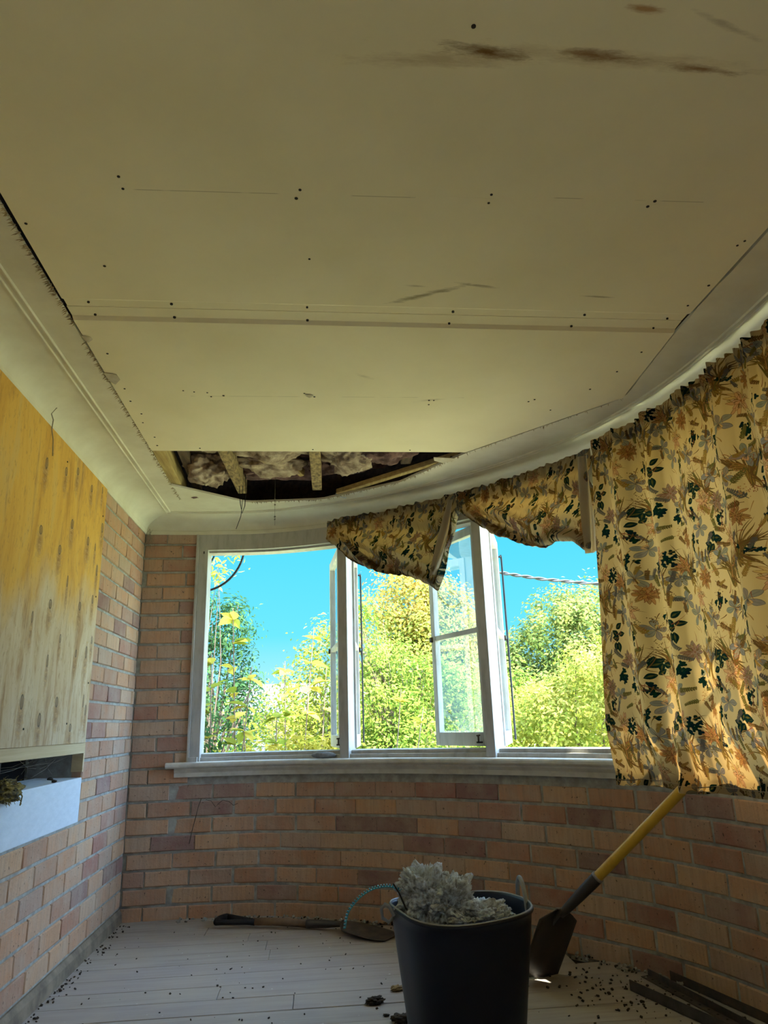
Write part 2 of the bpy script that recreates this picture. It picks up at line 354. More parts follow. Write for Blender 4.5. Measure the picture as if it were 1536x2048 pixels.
# ------------------------------------------------------------------ floor
floor = MB().box((.3, 1.3, -.06), (3.2, 6.6, .06)).build('floor', 'subfloor'); tag(floor, kind='structure', label='bare timber board floor, worn and dusty')
y = -1.9; k = 0
while y < 4.45:
    wdt = .148
    segs = [(-1.07, 1.75)]
    if y > 2.4:
        cutx = random.Random(k*7+1).uniform(-.6, 1.2); segs = [(-1.07, cutx), (cutx, 1.75)]
    for (a, b) in segs:
        # clip the board end where it passes behind the curved wall
        bx = b
        if y > 1.6 and b > 1.6:
            for q in np.arange(1.75, a, -.02):
                if min((WC[:, 0]-q)**2+(WC[:, 1]-(y+wdt))**2)**.5 < .05 or q < np.interp(-(y+wdt), -WC[::1, 1], WC[::1, 0])+.03: bx = q; break
        if bx-a < .1: continue
        me = MB().box(((bx-a)/2, wdt/2, -.012), (bx-a-.002, wdt-.0035, .024))
        o = me.build('floorboard', 'floorboard', floor, loc=(a, y, random.uniform(-.0012, .0))); o.rotation_euler.z = -.003
        bevel(o, .0016, 1)
    y += wdt; k += 1

# ------------------------------------------------------------------ bricks
PITCH, ZB = .0877, -.0176
def brick_mesh(i, L):
    r = random.Random(i); h, dp = .0750, .045
    c = .004; j = lambda a=.0016: r.uniform(-a, a)
    fr = [(-L/2+c+j(), -h/2+c+j()), (L/2-c+j(), -h/2+c+j()), (L/2-c+j(), h/2-c+j()), (-L/2+c+j(), h/2-c+j())]
    bk = [(-L/2+j(), -h/2+j()), (L/2+j(), -h/2+j()), (L/2+j(), h/2+j()), (-L/2+j(), h/2+j())]
    vs = [(x, .0+j(.001), z) for x, z in fr]+[(x, -c-.001, z) for x, z in bk]+[(x, -dp, z) for x, z in bk]
    fs = [(0, 1, 2, 3)]+[(a, a+4, (a+1) % 4+4, (a+1) % 4) for a in range(4)]+[(a+4, a+8, (a+1) % 4+8, (a+1) % 4+4) for a in range(4)]
    me = bpy.data.meshes.new('brick'); me.from_pydata(vs, [], fs); me.materials.append(MATS['brick'])
    bm = bmesh.new(); bm.from_mesh(me); bmesh.ops.recalc_face_normals(bm, faces=bm.faces)
    bm.faces.ensure_lookup_table()
    if bm.faces[0].normal.y < 0: bmesh.ops.reverse_faces(bm, faces=bm.faces)
    bm.to_mesh(me); bm.free()
    return me
BM = {}
def get_brick(L):
    key = round(L, 2); 
    if key not in BM: BM[key] = [brick_mesh(len(BM)*10+i, max(.03, key)) for i in range(5 if key > .2 else 2)]
    return random.choice(BM[key])
def put_brick(parent, p, ang, L):
    o = bpy.data.objects.new('brick', get_brick(L)); COL.objects.link(o); o.parent = parent
    o.location = p; o.rotation_euler = (random.uniform(-.006, .006), random.uniform(-.006, .006), ang); return o
def run(a, b, off):
    """brick runs (centre, length) between a and b for a course whose first joint is shifted by off"""
    out = []; x = a-off
    while x < b:
        u, v = max(x+.0025, a+.001), min(x+.2375, b-.001)
        if v-u > .03: out.append(((u+v)/2, v-u))
        x += .24
    return out

# left wall, with the boarded opening behind the plywood
YO = 3.507; YU = 3.470; ZO0, ZO1 = .60, 2.30
wl = MB()
wl.box((XL-.133, (YO+4.62)/2, .5), (.25, 4.62-YO, 1.1)).box((XL-.133, (YU+4.62)/2, 1.775), (.25, 4.62-YU, 1.45))
wl.box((XL-.133, (-2.2+YO)/2, .28), (.25, YO+2.2, .64))
wl.box((XL-.133, (-2.2+1.2)/2, 1.55), (.25, 3.4, 1.9))
wl.box((XL-.133, (1.2+YO)/2, 2.4), (.25, YO-1.2, .2))
wall_left = tag(wl.build('wall_left', 'mortar'), kind='structure', label='left wall of pinkish brick with thick grey mortar')
for r_ in range(0, 26):
    z0 = ZB+PITCH*r_; zc = z0+PITCH/2
    if zc > 2.2: break
    off = (.12 if r_ % 2 else 0)+random.uniform(-.015, .015)
    lo = 2.2 if zc < .60 else (YO if zc < .93 else YU)
    if r_ == 0: continue
    for c_, L in run(lo, 4.355, off):
        put_brick(wall_left, (XL, c_, zc), -math.pi/2, L)
rest = MB()
for r_ in range(1, 25):
    zc = ZB+PITCH*(r_+.5)
    for c_, L in run(-1.9, 2.2 if zc < .6 else 1.2, .12*(r_ % 2)): rest.box((XL-.02, c_, zc), (.04, L, .077))
tag(rest.build('brickwork', 'brick', wall_left), kind='stuff')
tag(MB().add([(XL-.01, -2, 0), (XL+.016, -2, 0), (XL+.012, -2, .045), (XL, -2, .066), (XL-.01, -2, .066), (XL-.01, 4.36, 0), (XL+.016, 4.36, 0), (XL+.012, 4.36, .045), (XL, 4.36, .066), (XL-.01, 4.36, .066)],
   [(0, 1, 2, 3, 4), (9, 8, 7, 6, 5), (0, 5, 6, 1), (1, 6, 7, 2), (2, 7, 8, 3), (3, 8, 9, 4)]).build('baseboard_left', 'cement'), kind='structure', label='dusty cement skirting along the left wall')

# far wall: short straight return, then the long curve
full = [np.array((XL-.3, 4.36)), np.array((-.78, 4.371))]+[np.array(wp(s)[:2]) for s in np.arange(0, 4.06, .06)]+[np.array((1.6, y)) for y in (1.5, 0, -2.1)]
mb = MB(); sweep(mb, full, [(-.008, -.05), (-.008, .765), (-.26, .765), (-.26, -.05)])
ret = [np.array((XL-.3, 4.36)), np.array((XL, 4.36)), np.array((-.78, 4.371)), np.array(wp(.012)[:2])]
sweep(mb, ret, [(-.008, .765), (-.008, 2.45), (-.26, 2.45), (-.26, .765)])
wall_far = recalc(mb.build('wall_far', 'mortar')); tag(wall_far, kind='structure', label='curved brown brick wall below the window')
NB = 0
for r_ in range(0, 26):
    zc = ZB+PITCH*(r_+.5); off = .12*((r_+1) % 2)+random.uniform(-.02, .02)
    if zc > 2.2: break
    top = zc > .70
    # the return is x from XL to -.73, running into the curve where it is below the sill
    end = .325 if top else .325+3.35
    for c_, L in run(0, end, off):
        if c_-L/2 < .325 < c_+L/2 or c_ < .325:
            x = XL+c_; y = 4.36+.011*(c_/.3)
            if c_+L/2 > .40 and not top:
                p = wp(c_-.325, 0, zc); t_ = wt(max(.03, c_-.325)); put_brick(wall_far, p, math.atan2(t_.y, t_.x)+math.pi, L); NB += 1
            else:
                put_brick(wall_far, (x, y, zc), math.pi-.0+.03, L); NB += 1
        else:
            p = wp(c_-.325, 0, zc); t_ = wt(c_-.325); put_brick(wall_far, p, math.atan2(t_.y, t_.x)+math.pi, L); NB += 1
print('far bricks', NB)
tag(MB().box((1.74, .225, 1.45), (.25, 2.05, 1.45)).box((1.74, -1.85, 1.45), (.25, .5, 1.45)).build('wall_right', 'mortar'), kind='structure', label='right wall of brick past the end of the window')  # unseen gap between the two boxes, added to let in fill light
tag(MB().box((.3, -2.1, 1.2), (3.4, .2, 2.6)).build('wall_back', 'mortar'), kind='structure')

# ------------------------------------------------------------------ cornice
Pin = [(-.787, -3), (-.787, 3.87), (-.70, 3.925), (-.39, 4.01), (.02, 3.96), (.45, 3.65), (.735, 3.208), (1.275, 2.578), (1.24, 2.0), (1.24, -3)]
def inner_d(p, n):
    best = 9.0
    for (ax, ay), (bx, by) in zip(Pin[:-1], Pin[1:]):
        dx, dy = bx-ax, by-ay; den = n[0]*dy-n[1]*dx
        if abs(den) < 1e-9: continue
        t = ((ax-p[0])*dy-(ay-p[1])*dx)/den; u = ((ax-p[0])*n[1]-(ay-p[1])*n[0])/den
        if t > .15 and -.001 <= u <= 1.001 and t < best: best = t
    return best if best < 1.2 else .3
dense = [np.array((XL, y)) for y in np.arange(-2, 4.2, .3)]+[np.array((XL, 4.2)), np.array((XL, 4.36))]+[np.array((-.9, 4.366))]+[p for p in WC]
cove = [(0, 2.150), (.006, 2.150), (.010, 2.158), (.010, 2.172), (.006, 2.176)]+[(.008+.137*(1-math.cos(a)), 2.176+.070*math.sin(a)) for a in np.linspace(.08, math.pi/2, 9)]
cove += [(.147, 2.246), (.149, 2.2425), (.154, 2.2425), (.157, 2.247), (.170, 2.247), (.173, 2.2425), (.178, 2.2425), (.181, 2.249), (.20, 2.250)]
mbL = MB()
rows = [offs(dense, d) for d, z in cove]
ds = []
for i, p in enumerate(dense):
    b0 = rows[-1][i]; v = b0-p; n_ = v/np.linalg.norm(v); ds.append(p+n_*inner_d(p, n_))
G = []
for i in range(len(dense)):
    r_ = [(rows[j][i][0], rows[j][i][1], cove[j][1]) for j in range(len(cove))]
    q = ds[i]; jx = random.uniform(-.0035, .0035)
    r_ += [(q[0]+jx, q[1], 2.2505), (q[0]+jx, q[1], 2.262), (p[0], dense[i][1], 2.262) if False else (dense[i][0], dense[i][1], 2.262), (dense[i][0], dense[i][1], 2.15)]
    G.append(r_)
ci = 23
iL = [i for i, p in enumerate(dense) if abs(p[0]-XL) < 1e-6 and abs(p[1]-4.36) < 1e-6][0]
for nm, rng, lb in (('trim_1', G[:iL+1], 'cream coved cornice along the left wall'), ('trim_2', G[iL:], 'curved white coved cornice above the window')):
    o = recalc(MB().grid(rng).build(nm, 'cornice', smooth=True)); tag(o, kind='structure', label=lb)
    m = o.modifiers.new('es', 'EDGE_SPLIT'); m.split_angle = math.radians(32)

# ------------------------------------------------------------------ ceiling sheets
ceiling = tag(empty('ceiling', (0, 0, ZC)), kind='structure', label='cream plasterboard ceiling, stained and screwed up in sheets')
def sheet(poly, z=ZC, th=.014, taper_lo=False, taper_hi=False, gap=.0015, g0=None, g1=None):
    """a board with its long edges tapered up, outlined clockwise or not, split in strips across y"""
    ys = [min(p[1] for p in poly), max(p[1] for p in poly)]
    mb = MB(); y0, y1 = ys[0]+(gap if g0 is None else g0), ys[1]-(gap if g1 is None else g1)
    lv = [y0, y1]
    if taper_lo: lv += [y0+.050, y0+.066]
    if taper_hi: lv += [y1-.036, y1-.052]
    lv += [p[1] for p in poly if ys[0]+.08 < p[1] < ys[1]-.08]
    lv = sorted(set(round(v, 4) for v in lv))
    def span(y):
        xs = []
        k = len(poly)
        for i in range(k):
            (ax, ay), (bx, by) = poly[i], poly[(i+1) % k]
            if (ay-y)*(by-y) <= 0 and abs(ay-by) > 1e-6: xs.append(ax+(bx-ax)*(y-ay)/(by-ay))
        return min(xs), max(xs)
    B_, T_ = [], []
    for y in lv:
        a, b = span(min(max(y, ys[0]+.0001), ys[1]-.0001)); zz = z
        if taper_lo and y < y0+.055: zz = z+.008
        if taper_hi and y > y1-.040: zz = z+.008
        n = 14
        B_.append([(a+(b-a)*i/n, y, zz) for i in range(n+1)]); T_.append([(a+(b-a)*i/n, y, z+th) for i in range(n+1)])
    mb.grid(B_); mb.grid(T_)
    n = 15
    o = len(B_)*n
    for i in range(len(B_)-1):
        for e in (0, n-1): mb.f.append((i*n+e, (i+1)*n+e, o+(i+1)*n+e, o+i*n+e))
    for j in range(n-1):
        for r_ in (0, len(B_)-1): mb.f.append((r_*n+j, r_*n+j+1, o+r_*n+j+1, o+r_*n+j))
    o_ = mb.build('plasterboard', 'ceiling_board', ceiling); recalc(o_); o_.location.z = -ZC; return o_
sheet([(-.770, -2), (1.232, -2), (1.232, 1.453), (-.770, 1.453)], g1=0)
sheet([(-.768, 1.4532), (1.232, 1.4532), (1.232, 2.0), (-.774, 2.0)], taper_hi=True, g0=0)
sheet([(-.777, 2.0), (1.232, 2.0), (1.270, 2.575), (.730, 3.198), (-.781, 3.198)], taper_lo=True)
hol = MB(); rim = MB()
for x, y in ((-.47, 1.43), (-.47, 1.47), (-.04, 1.45), (-.05, 1.48), (.44, 1.44), (.44, 1.47), (.87, 1.44), (.86, 1.46), (-.75, 1.61), (1.19, 1.6), (1.2, 1.58), (1.21, 1.79),
             (1.2, 1.9), (-.45, 1.965), (-.455, 2.04), (-.03, 1.965), (-.03, 2.04), (.44, 1.97), (.44, 2.04), (.88, 1.97), (.86, 2.04), (-.70, 1.965), (-.70, 2.035), (1.17, 1.98), (1.15, 2.04),
             (-.52, 2.56), (-.48, 2.57), (-.43, 2.575), (-.42, 2.61), (-.37, 2.60), (-.05, 2.57), (-.01, 2.60), (.46, 2.62), (.48, 2.62), (.465, 2.66), (.9, 2.6), (.88, 2.62), (-.73, 2.28), (-.74, 2.55),
             (-.745, 2.66), (-.73, 2.78), (-.745, 2.87), (-.73, 3.03), (-.74, 3.13), (-.55, 3.16), (-.02, 3.17), (.45, 3.17), (1.18, 2.2), (1.15, 2.35), (1.1, 2.5), (-.02, 1.72), (-.60, 1.78), (1.0, 2.7), (.3, 1.0)):
    hol.tube([(x, y, ZC-.0012), (x, y, ZC+.003)], random.uniform(.0034, .0048), 8)
o = tag(hol.build('screw_head', 'hole_dark', ceiling), kind='stuff'); o.location.z = -ZC
# torn paper flaps and the ragged fringe of old plaster along the crack
tear = MB()
def flap(x, y, w_, l_, drop):
    pts = [(0, 0, 0), (w_, .1*l_, -.003), (w_*1.1, .55*l_, -drop*.6), (w_*.55, l_, -drop), (.1*w_, .8*l_, -drop*.3)]
    vs = [(x+a, y+b, ZC+c-.001) for a, b, c in pts]; vs += [(v[0], v[1], v[2]-.0012) for v in vs]
    tear.add(vs, [(0, 1, 2, 3, 4), (9, 8, 7, 6, 5)]+[(i, (i+1) % 5, (i+1) % 5+5, i+5) for i in range(5)])
flap(-.782, 2.42, .045, .07, .012); flap(-.782, 2.16, .03, .03, .008); flap(.20+.38, 3.31-.05, .1, .05, .012); flap(-.046, 2.575, .03, .02, .006)
o = tear.build('torn_paper', 'paper_tear', ceiling); recalc(o); o.location.z = -ZC
fr = MB()
for i in range(420):
    y = random.choice((random.uniform(1.3, 2.1), random.uniform(2.2, 3.95))); x = -.783+random.uniform(-.006, .004)
    L = random.uniform(.004, .017)
    fr.add([(x, y, 2.2495), (x+.003, y+.003, 2.2495), (x-L*.8, y+random.uniform(-.6, .6)*L, 2.2495-random.uniform(.1, .8)*L), (x+.001, y+.001, 2.252)], [(0, 1, 2), (1, 3, 2), (0, 2, 3)])
for i in range(200):
    t_ = random.random(); seg = random.choice(((.735, 3.208, .45, 3.65), (.45, 3.65, .02, 3.96), (1.275, 2.578, .735, 3.208), (.02, 3.96, -.39, 4.01)))
    x, y = seg[0]+(seg[2]-seg[0])*t_, seg[1]+(seg[3]-seg[1])*t_; L = random.uniform(.004, .016)
    fr.add([(x, y, 2.2495), (x+.004, y+.003, 2.2495), (x+random.uniform(-.2, .8)*L, y+random.uniform(0, .8)*L, 2.2495-random.uniform(.3, 1)*L), (x+.001, y+.001, 2.252)], [(0, 1, 2), (1, 3, 2), (0, 2, 3)])
o = tag(fr.build('plaster_fringe', 'debris_straw', ceiling), kind='stuff'); o.location.z = -ZC

# ------------------------------------------------------------------ roof over the room (closes the ceiling space) and soffit
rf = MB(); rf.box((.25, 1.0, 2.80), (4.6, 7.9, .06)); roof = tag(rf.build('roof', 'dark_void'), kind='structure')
mb = MB(); sweep(mb, full, [(-.03, 2.165), (-.03, 2.78), (-.24, 2.78), (-.24, 2.165)]); tag(recalc(mb.build('trim_3', 'dark_timber')), kind='structure', label='dark timber plate above the window head')
tag(MB().box((XL-.13, 1.1, 2.6), (.25, 7.0, .5)).build('trim_4', 'dark_timber'), kind='structure')
mb = MB(); sweep(mb, full, [(-.24, 2.33), (-.24, 2.36), (-.62, 2.36), (-.62, 2.33)]); tag(recalc(mb.build('soffit', 'soffit')), kind='structure')

# ------------------------------------------------------------------ timbers and insulation seen through the broken ceiling
def timber(name, a, b, w_, h_, mat, label, up=(0, 0, 1)):
    o = MB().beam(a, b, w_, h_, up).build(name, mat); bevel(o, .003, 1); return tag(o, label, 'timber', 'old timbers in the ceiling hole')
timber('ceiling_joist', (-.752, 2.9, 2.315), (-.775, 3.93, 2.315), .055, .10, 'joist_timber', 'pale yellow timber joist at the left edge of the ceiling hole')
timber('ceiling_joist', (-.665, 3.0, 2.36), (-.69, 3.98, 2.36), .045, .10, 'dark_timber', 'dirty dark joist just right of the pale yellow joist')
timber('ceiling_joist', (-.475, 2.9, 2.325), (-.43, 3.92, 2.325), .05, .10, 'crumbly_timber', 'crumb-covered joist in the middle left of the ceiling hole')
timber('ceiling_joist', (-.02, 2.9, 2.325), (.0, 3.86, 2.325), .055, .10, 'crumbly_timber', 'crumb-covered joist in the centre of the ceiling hole')
timber('ceiling_joist', (.46, 2.9, 2.35), (.47, 3.5, 2.35), .055, .10, 'dark_timber', 'dark joist near the right tip of the ceiling hole')
timber('ceiling_batten', (.78, 3.23, 2.278), (.12, 3.90, 2.278), .035, .03, 'joist_timber', 'long slanting batten beside the curved edge of the ceiling hole')
timber('ceiling_brace', (-.30, 3.42, 2.40), (-.08, 3.72, 2.33), .03, .045, 'joist_timber', 'short diagonal brace left of the centre joist')
timber('ceiling_plate', (-.66, 3.50, 2.37), (-.20, 3.42, 2.37), .03, .03, 'dark_timber', 'thin dark cross batten between two joists')
def lump(name, c, size, mat, seed, label, cat, amp=.35, fr_=3.0, sub=5, fine=.12, group=None, flat=0.0):
    bm = bmesh.new(); bmesh.ops.create_icosphere(bm, subdivisions=sub, radius=1)
    s_ = Vector((seed*3.1, seed*1.7, seed*.9))
    for v in bm.verts:
        p = v.co.copy(); n = noise.fractal(p*fr_*.5+s_, 1.0, 2.0, 4); n2 = noise.ridged_multi_fractal(p*fr_*1.6+s_, 1.0, 2.1, 4, 1.0, 2.0)
        v.co = p*(1+amp*n+fine*(n2-1))
        v.co = Vector((v.co.x*size[0], v.co.y*size[1], v.co.z*size[2]))
        if flat and v.co.z < -flat: v.co.z = -flat+(v.co.z+flat)*.1
    me = bpy.data.meshes.new(name); bm.to_mesh(me); bm.free(); me.polygons.foreach_set('use_smooth', [True]*len(me.polygons)); me.materials.append(MATS[mat])
    o = link(name, me, loc=c)
    if cat: tag(o, label, cat, group or {'insulation': 'insulation batts in the ceiling hole'}.get(cat))
    return o
lump('insulation_batt', (-.22, 3.30, 2.36), (.24, .16, .085), 'insulation', 1, 'cream wool batt sagging behind the panel edge between two joists', 'insulation', .4, 2.6)
lump('insulation_batt', (-.58, 3.34, 2.40), (.13, .12, .07), 'insulation', 2, 'small cream batt tucked beside the dark left joist', 'insulation', .4, 2.6)
lump('insulation_batt', (-.58, 3.68, 2.345), (.11, .17, .08), 'insulation', 3, 'torn brownish batt drooping to a point over the left cornice', 'insulation', .5, 2.6)
lump('insulation_batt', (-.24, 3.60, 2.36), (.17, .15, .06), 'insulation', 4, 'wavy cream batt hanging left of the centre joist', 'insulation', .45, 2.8)
lump('insulation_batt', (.17, 3.45, 2.345), (.14, .20, .085), 'insulation', 5, 'rounded cream batt right of the centre joist', 'insulation', .35, 2.6)
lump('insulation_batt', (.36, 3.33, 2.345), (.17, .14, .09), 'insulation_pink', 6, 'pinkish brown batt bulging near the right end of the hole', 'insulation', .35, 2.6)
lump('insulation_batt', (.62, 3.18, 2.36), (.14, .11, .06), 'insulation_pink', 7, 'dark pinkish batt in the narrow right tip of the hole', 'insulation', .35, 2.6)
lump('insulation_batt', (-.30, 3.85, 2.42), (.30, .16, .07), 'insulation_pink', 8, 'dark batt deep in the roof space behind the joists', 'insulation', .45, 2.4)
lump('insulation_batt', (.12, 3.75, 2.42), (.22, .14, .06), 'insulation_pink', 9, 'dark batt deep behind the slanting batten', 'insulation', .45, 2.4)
lump('insulation_scrap', (-.70, 3.915, 2.262), (.035, .025, .012), 'insulation_pink', 10, 'scrap of pink wool on the cornice corner of the hole', 'insulation', .4, 3, 4)
lump('insulation_scrap', (.16, 3.93, 2.268), (.05, .03, .018), 'wool_grey', 12, 'grey dusty scrap lying on the curved cornice edge', 'insulation', .5, 3, 4)
dd = MB(); 
for i in range(260):
    t_ = random.random(); seg = random.choice(((.735, 3.25, .45, 3.69), (.45, 3.69, .02, 4.0), (.02, 4.0, -.39, 4.05)))
    x, y = seg[0]+(seg[2]-seg[0])*t_, seg[1]+(seg[3]-seg[1])*t_; s_ = random.uniform(.006, .02)
    dd.box((x+random.uniform(-.01, .02), y+random.uniform(-.02, .03), 2.266), (s_, s_*.8, s_*.6), Euler((random.random()*3, random.random()*3, random.random()*3)).to_matrix())
tag(dd.build('rubble', 'debris_dark'), 'dark crumbs heaped on the curved cornice along the hole', 'debris', kind='stuff')
wr = MB().tube([(-.43, 3.78, 2.34), (-.432, 3.79, 2.24), (-.425, 3.80, 2.17), (-.415, 3.80, 2.12), (-.40, 3.79, 2.16), (-.395, 3.78, 2.25), (-.40, 3.78, 2.34)], .0022, 6)
tag(wr.build('hanging_wire', 'black_rubber'), 'thin black wire loop hanging from the ceiling hole', 'wire')
wr = MB().tube([(-.415, 3.78, 2.33), (-.412, 3.78, 2.2), (-.42, 3.79, 2.10), (-.445, 3.80, 2.03)], .0018, 6)
tag(wr.build('hanging_wire', 'black_rubber'), 'longest black wire hanging straight from the ceiling hole', 'wire')
st = MB().tube([(-.235, 3.80, 2.35), (-.236, 3.80, 2.2), (-.234, 3.80, 2.05)], .0009, 5)
for z in (2.20, 2.195, 2.17, 2.10, 2.085): st.box((-.235, 3.80, z), (.008, .006, .010), Euler((z*40, z*90, 0)).to_matrix())
tag(st.build('cobweb_strand', 'cobweb'), 'dusty cobweb thread with crumbs hanging from the hole', 'cobweb')

# ------------------------------------------------------------------ window
window = tag(empty('window_1', (0, 0, .8)), kind='structure', label='curved bay of white painted casement windows standing open')
def wpart(mb, name, mat='white_paint', bev=0.0, smooth=False):
    o = mb.build(name, mat, window, smooth); recalc(o); o.location = (0, 0, -.8)
    if bev: bevel(o, bev, 2)
    return o
mb = MB(); sweep(mb, spath(.0, 4.5), [(.004, 2.052), (.004, 2.150), (-.02, 2.165), (-.11, 2.165), (-.11, 2.04), (-.03, 2.04), (-.03, 2.052)]); wpart(mb, 'head')
mb = MB(); sweep(mb, spath(.0, 4.5), [(-.012, .800), (-.012, .822), (-.035, .824), (-.035, .842), (-.11, .846), (-.11, .80)]); wpart(mb, 'bottom_rail')
sill = MB(); sweep(sill, [np.array((-.862, 4.369)), np.array((-.80, 4.372))]+spath(.0, 4.5), [(-.05, .802), (.040, .803), (.050, .799), (.054, .792), (.054, .781), (.050, .774), (.040, .770), (-.05, .770)])
sl = wpart(sill, 'sill', 'sill_paint')
ap = MB(); sweep(ap, [np.array((-.815, 4.372))]+spath(.0, 4.5), [(-.03, .772), (.036, .772), (.034, .760), (.022, .745), (.018, .722), (-.03, .722)]); wpart(ap, 'apron', 'sill_paint')
# posts
def post(s, w_=.058, d0=.004, d1=-.105):
    c = wp(s); t_ = wt(s); n_ = Vector((t_.y, -t_.x, 0)); a = c+n_*(d0+d1)/2
    m = Matrix((t_, n_, Vector((0, 0, 1)))).transposed()
    return MB().box((a.x, a.y, 1.43), (w_, d0-d1, 1.26), m)
wpart(post(.052-.02, .06), 'jamb', bev=.003)
for s in (.923, 1.803, 2.69, 3.58, 4.46): wpart(post(s, .056), 'mullion', bev=.003)
# thin bead strip beside the left jamb and a corner block
c = wp(-.005, .006, 1.46); wpart(MB().box((c.x-.004, c.y, 1.475), (.014, .02, 1.35)), 'architrave', bev=.002)
wpart(MB().box((-.715, 4.352, .815), (.05, .025, .026)), 'corner_block')
bl = MB().box((-.70, 4.345, 2.03), (.006, .006, .014)); wpart(bl, 'hook', 'hole_dark')
def casement(h, far, z0=.852, z1=2.036, mid=1.452, name='sash', stay=False, pane=True):
    """a casement leaf hinged at plan point h, its free stile at plan point far"""
    h = Vector((h[0], h[1], 0)); f_ = Vector((far[0], far[1], 0)); t_ = (f_-h).normalized(); n_ = Vector((t_.y, -t_.x, 0)); L = (f_-h).length
    m = Matrix((t_, n_, Vector((0, 0, 1)))).transposed(); th = .036; sw = .040
    P = lambda u, z: (h.x+t_.x*u, h.y+t_.y*u, z)
    fr_ = MB(); fr_.box(P(sw/2, (z0+z1)/2), (sw, th, z1-z0), m); fr_.box(P(L-sw/2, (z0+z1)/2), (sw, th, z1-z0), m)
    fr_.box(P(L/2, z1-.025), (L-2*sw+.001, th*.98, .05), m); fr_.box(P(L/2, z0+.035), (L-2*sw+.001, th*.98, .07), m); fr_.box(P(L/2, mid), (L-2*sw+.001, th*.8, .028), m)
    o = fr_.build('sash', 'white_paint', window); o.location.z = -.8; bevel(o, .002, 1)
    if pane:
        for a, b in ((z0+.068, mid-.012), (mid+.012, z1-.048)):
            g = MB().box((0, 0, 0), (L-2*sw+.01, .003, b-a), m).build('pane', 'window_glass', o, loc=P(L/2, (a+b)/2))
    if stay:
        g = MB().tube([Vector(P(L-.06, 1.93))+n_*.028, Vector(P(L-.03, 1.945))+n_*.036, Vector(P(L-.02, 1.92))+n_*.038, Vector(P(L-.02, .87))+n_*.038], .006, 6).build('rubber_seal', 'cable_grey', o)
    k = MB().box(P(L-.006, mid-.005), (.02, th+.02, .03), m); k.tube([Vector(P(L-.006, mid-.01))+n_*.03, Vector(P(L+.004, mid-.05))+n_*.034], .004, 6); k.build('catch', 'rusty_steel', o)
    return o
S1 = casement((.140, 4.265), (.100, 4.755))
S2 = casement((.205, 4.235), (.252, 4.68), stay=True)
S3 = casement((.889, 3.752), (.690, 4.205))
S4 = casement((.935, 3.712), (1.095, 4.175), stay=True)
for s in (2.62, 3.51):
    a = wp(s, -.09); b = a+Vector((.20, .42, 0)); casement(a, b)
for s in (2.76, 3.65):
    a = wp(s, -.09); b = wp(s+.36, -.09); casement(a, b)
# casement fastener on the bottom rail of the open leaf and by the first post
for (x, y) in ((.845, 3.80), (.128, 4.235)):
    k = MB().box((x, y, .872), (.045, .02, .008)).tube([(x-.012, y, .876), (x-.012, y, .905)], .005, 6).tube([(x-.022, y, .905), (x-.002, y, .907)], .004, 6).box((x+.014, y, .882), (.014, .014, .016))
    wpart(k, 'fastener', 'rusty_steel')
# keyhole plate on the second post side
o = lump('sill_block', wp(.80, .012, .820), (.072, .022, .018), 'stone_grey', 21, 'small rounded grey block lying on the window sill by the first post', 'block', .06, 2, 4, .02)
o.rotation_euler.z = -.32; o.location.z = .8215

# ------------------------------------------------------------------ boarded opening in the left wall
ply = empty('plywood_sheet', (XL, 2.6, .94)); tag(ply, 'large knotty plywood sheet nailed over the opening in the brick wall', 'plywood')
def ppart(mb, name, mat, bev=0, parent=ply):
    o = mb.build(name, mat, parent); recalc(o); o.location = -Vector(ply.location) if parent is ply else (0, 0, 0)
    if bev: bevel(o, bev, 1)
    return o
ppart(MB().box((XL+.0065, (1.1+3.478)/2, (.938+2.152)/2), (.012, 3.478-1.1, 2.152-.938)), 'sheet', 'plywood', .001)
ppart(MB().box((XL-.012, (1.1+3.505)/2, .9155), (.035, 3.505-1.1, .047)), 'batten', 'pine_batten', .002)
ppart(MB().box((XL-.02, 3.498, .855), (.05, .016, .085)), 'cleat', 'pine_batten', .001)
nn = MB()
for y, z in ((3.44, 2.0), (3.44, 1.6), (3.44, 1.2), (2.9, 2.08), (3.2, 1.02), (2.75, 1.0)): nn.tube([(XL+.012, y, z), (XL+.0145, y, z)], .004, 8)
tag(ppart(nn, 'nail_head', 'hole_dark'), kind='stuff')
# painted ledge below the gap
lg = empty('wall_ledge', (XL, 2.6, .60)); tag(lg, 'pale blue-white painted wooden box ledge in the left wall opening', 'ledge')
o = MB().box((XL-.009, (1.1+3.505)/2, .695), (.022, 3.505-1.1, .188)).build('fascia', 'blue_white_paint', lg); o.location = -Vector(lg.location); bevel(o, .004, 2)
o = MB().add([(XL-.0, 1.1, .788), (XL-.0, 3.505, .788), (XL-.20, 3.505, .792), (XL-.20, 1.1, .792), (XL-.0, 1.1, .77), (XL-.0, 3.505, .77), (XL-.20, 3.505, .77), (XL-.20, 1.1, .77)],
             [(0, 1, 2, 3), (4, 7, 6, 5), (0, 4, 5, 1), (1, 5, 6, 2), (2, 6, 7, 3), (3, 7, 4, 0)]).build('ledge_top', 'blue_white_paint', lg); o.location = -Vector(lg.location)
# inside of the cavity
cv = empty('trim_5', (XL-.22, 2.5, .9)); tag(cv, kind='structure', label='old grey boards lining the dark cavity behind the plywood')
for i, (z, ye) in enumerate(((.83, 3.10), (.925, 2.95), (1.02, 3.3), (1.115, 3.3))):
    o = MB().box((XL-.20, (1.1+ye)/2, z), (.018, ye-1.1, .088)).build('board', 'old_board', cv); o.location = -Vector(cv.location)
o = MB().box((XL-.26, 2.3, 1.4), (.02, 2.5, 1.7)).box((XL-.15, 3.53, 1.3), (.22, .04, 1.1)).build('lining', 'dark_void', cv); o.location = -Vector(cv.location)
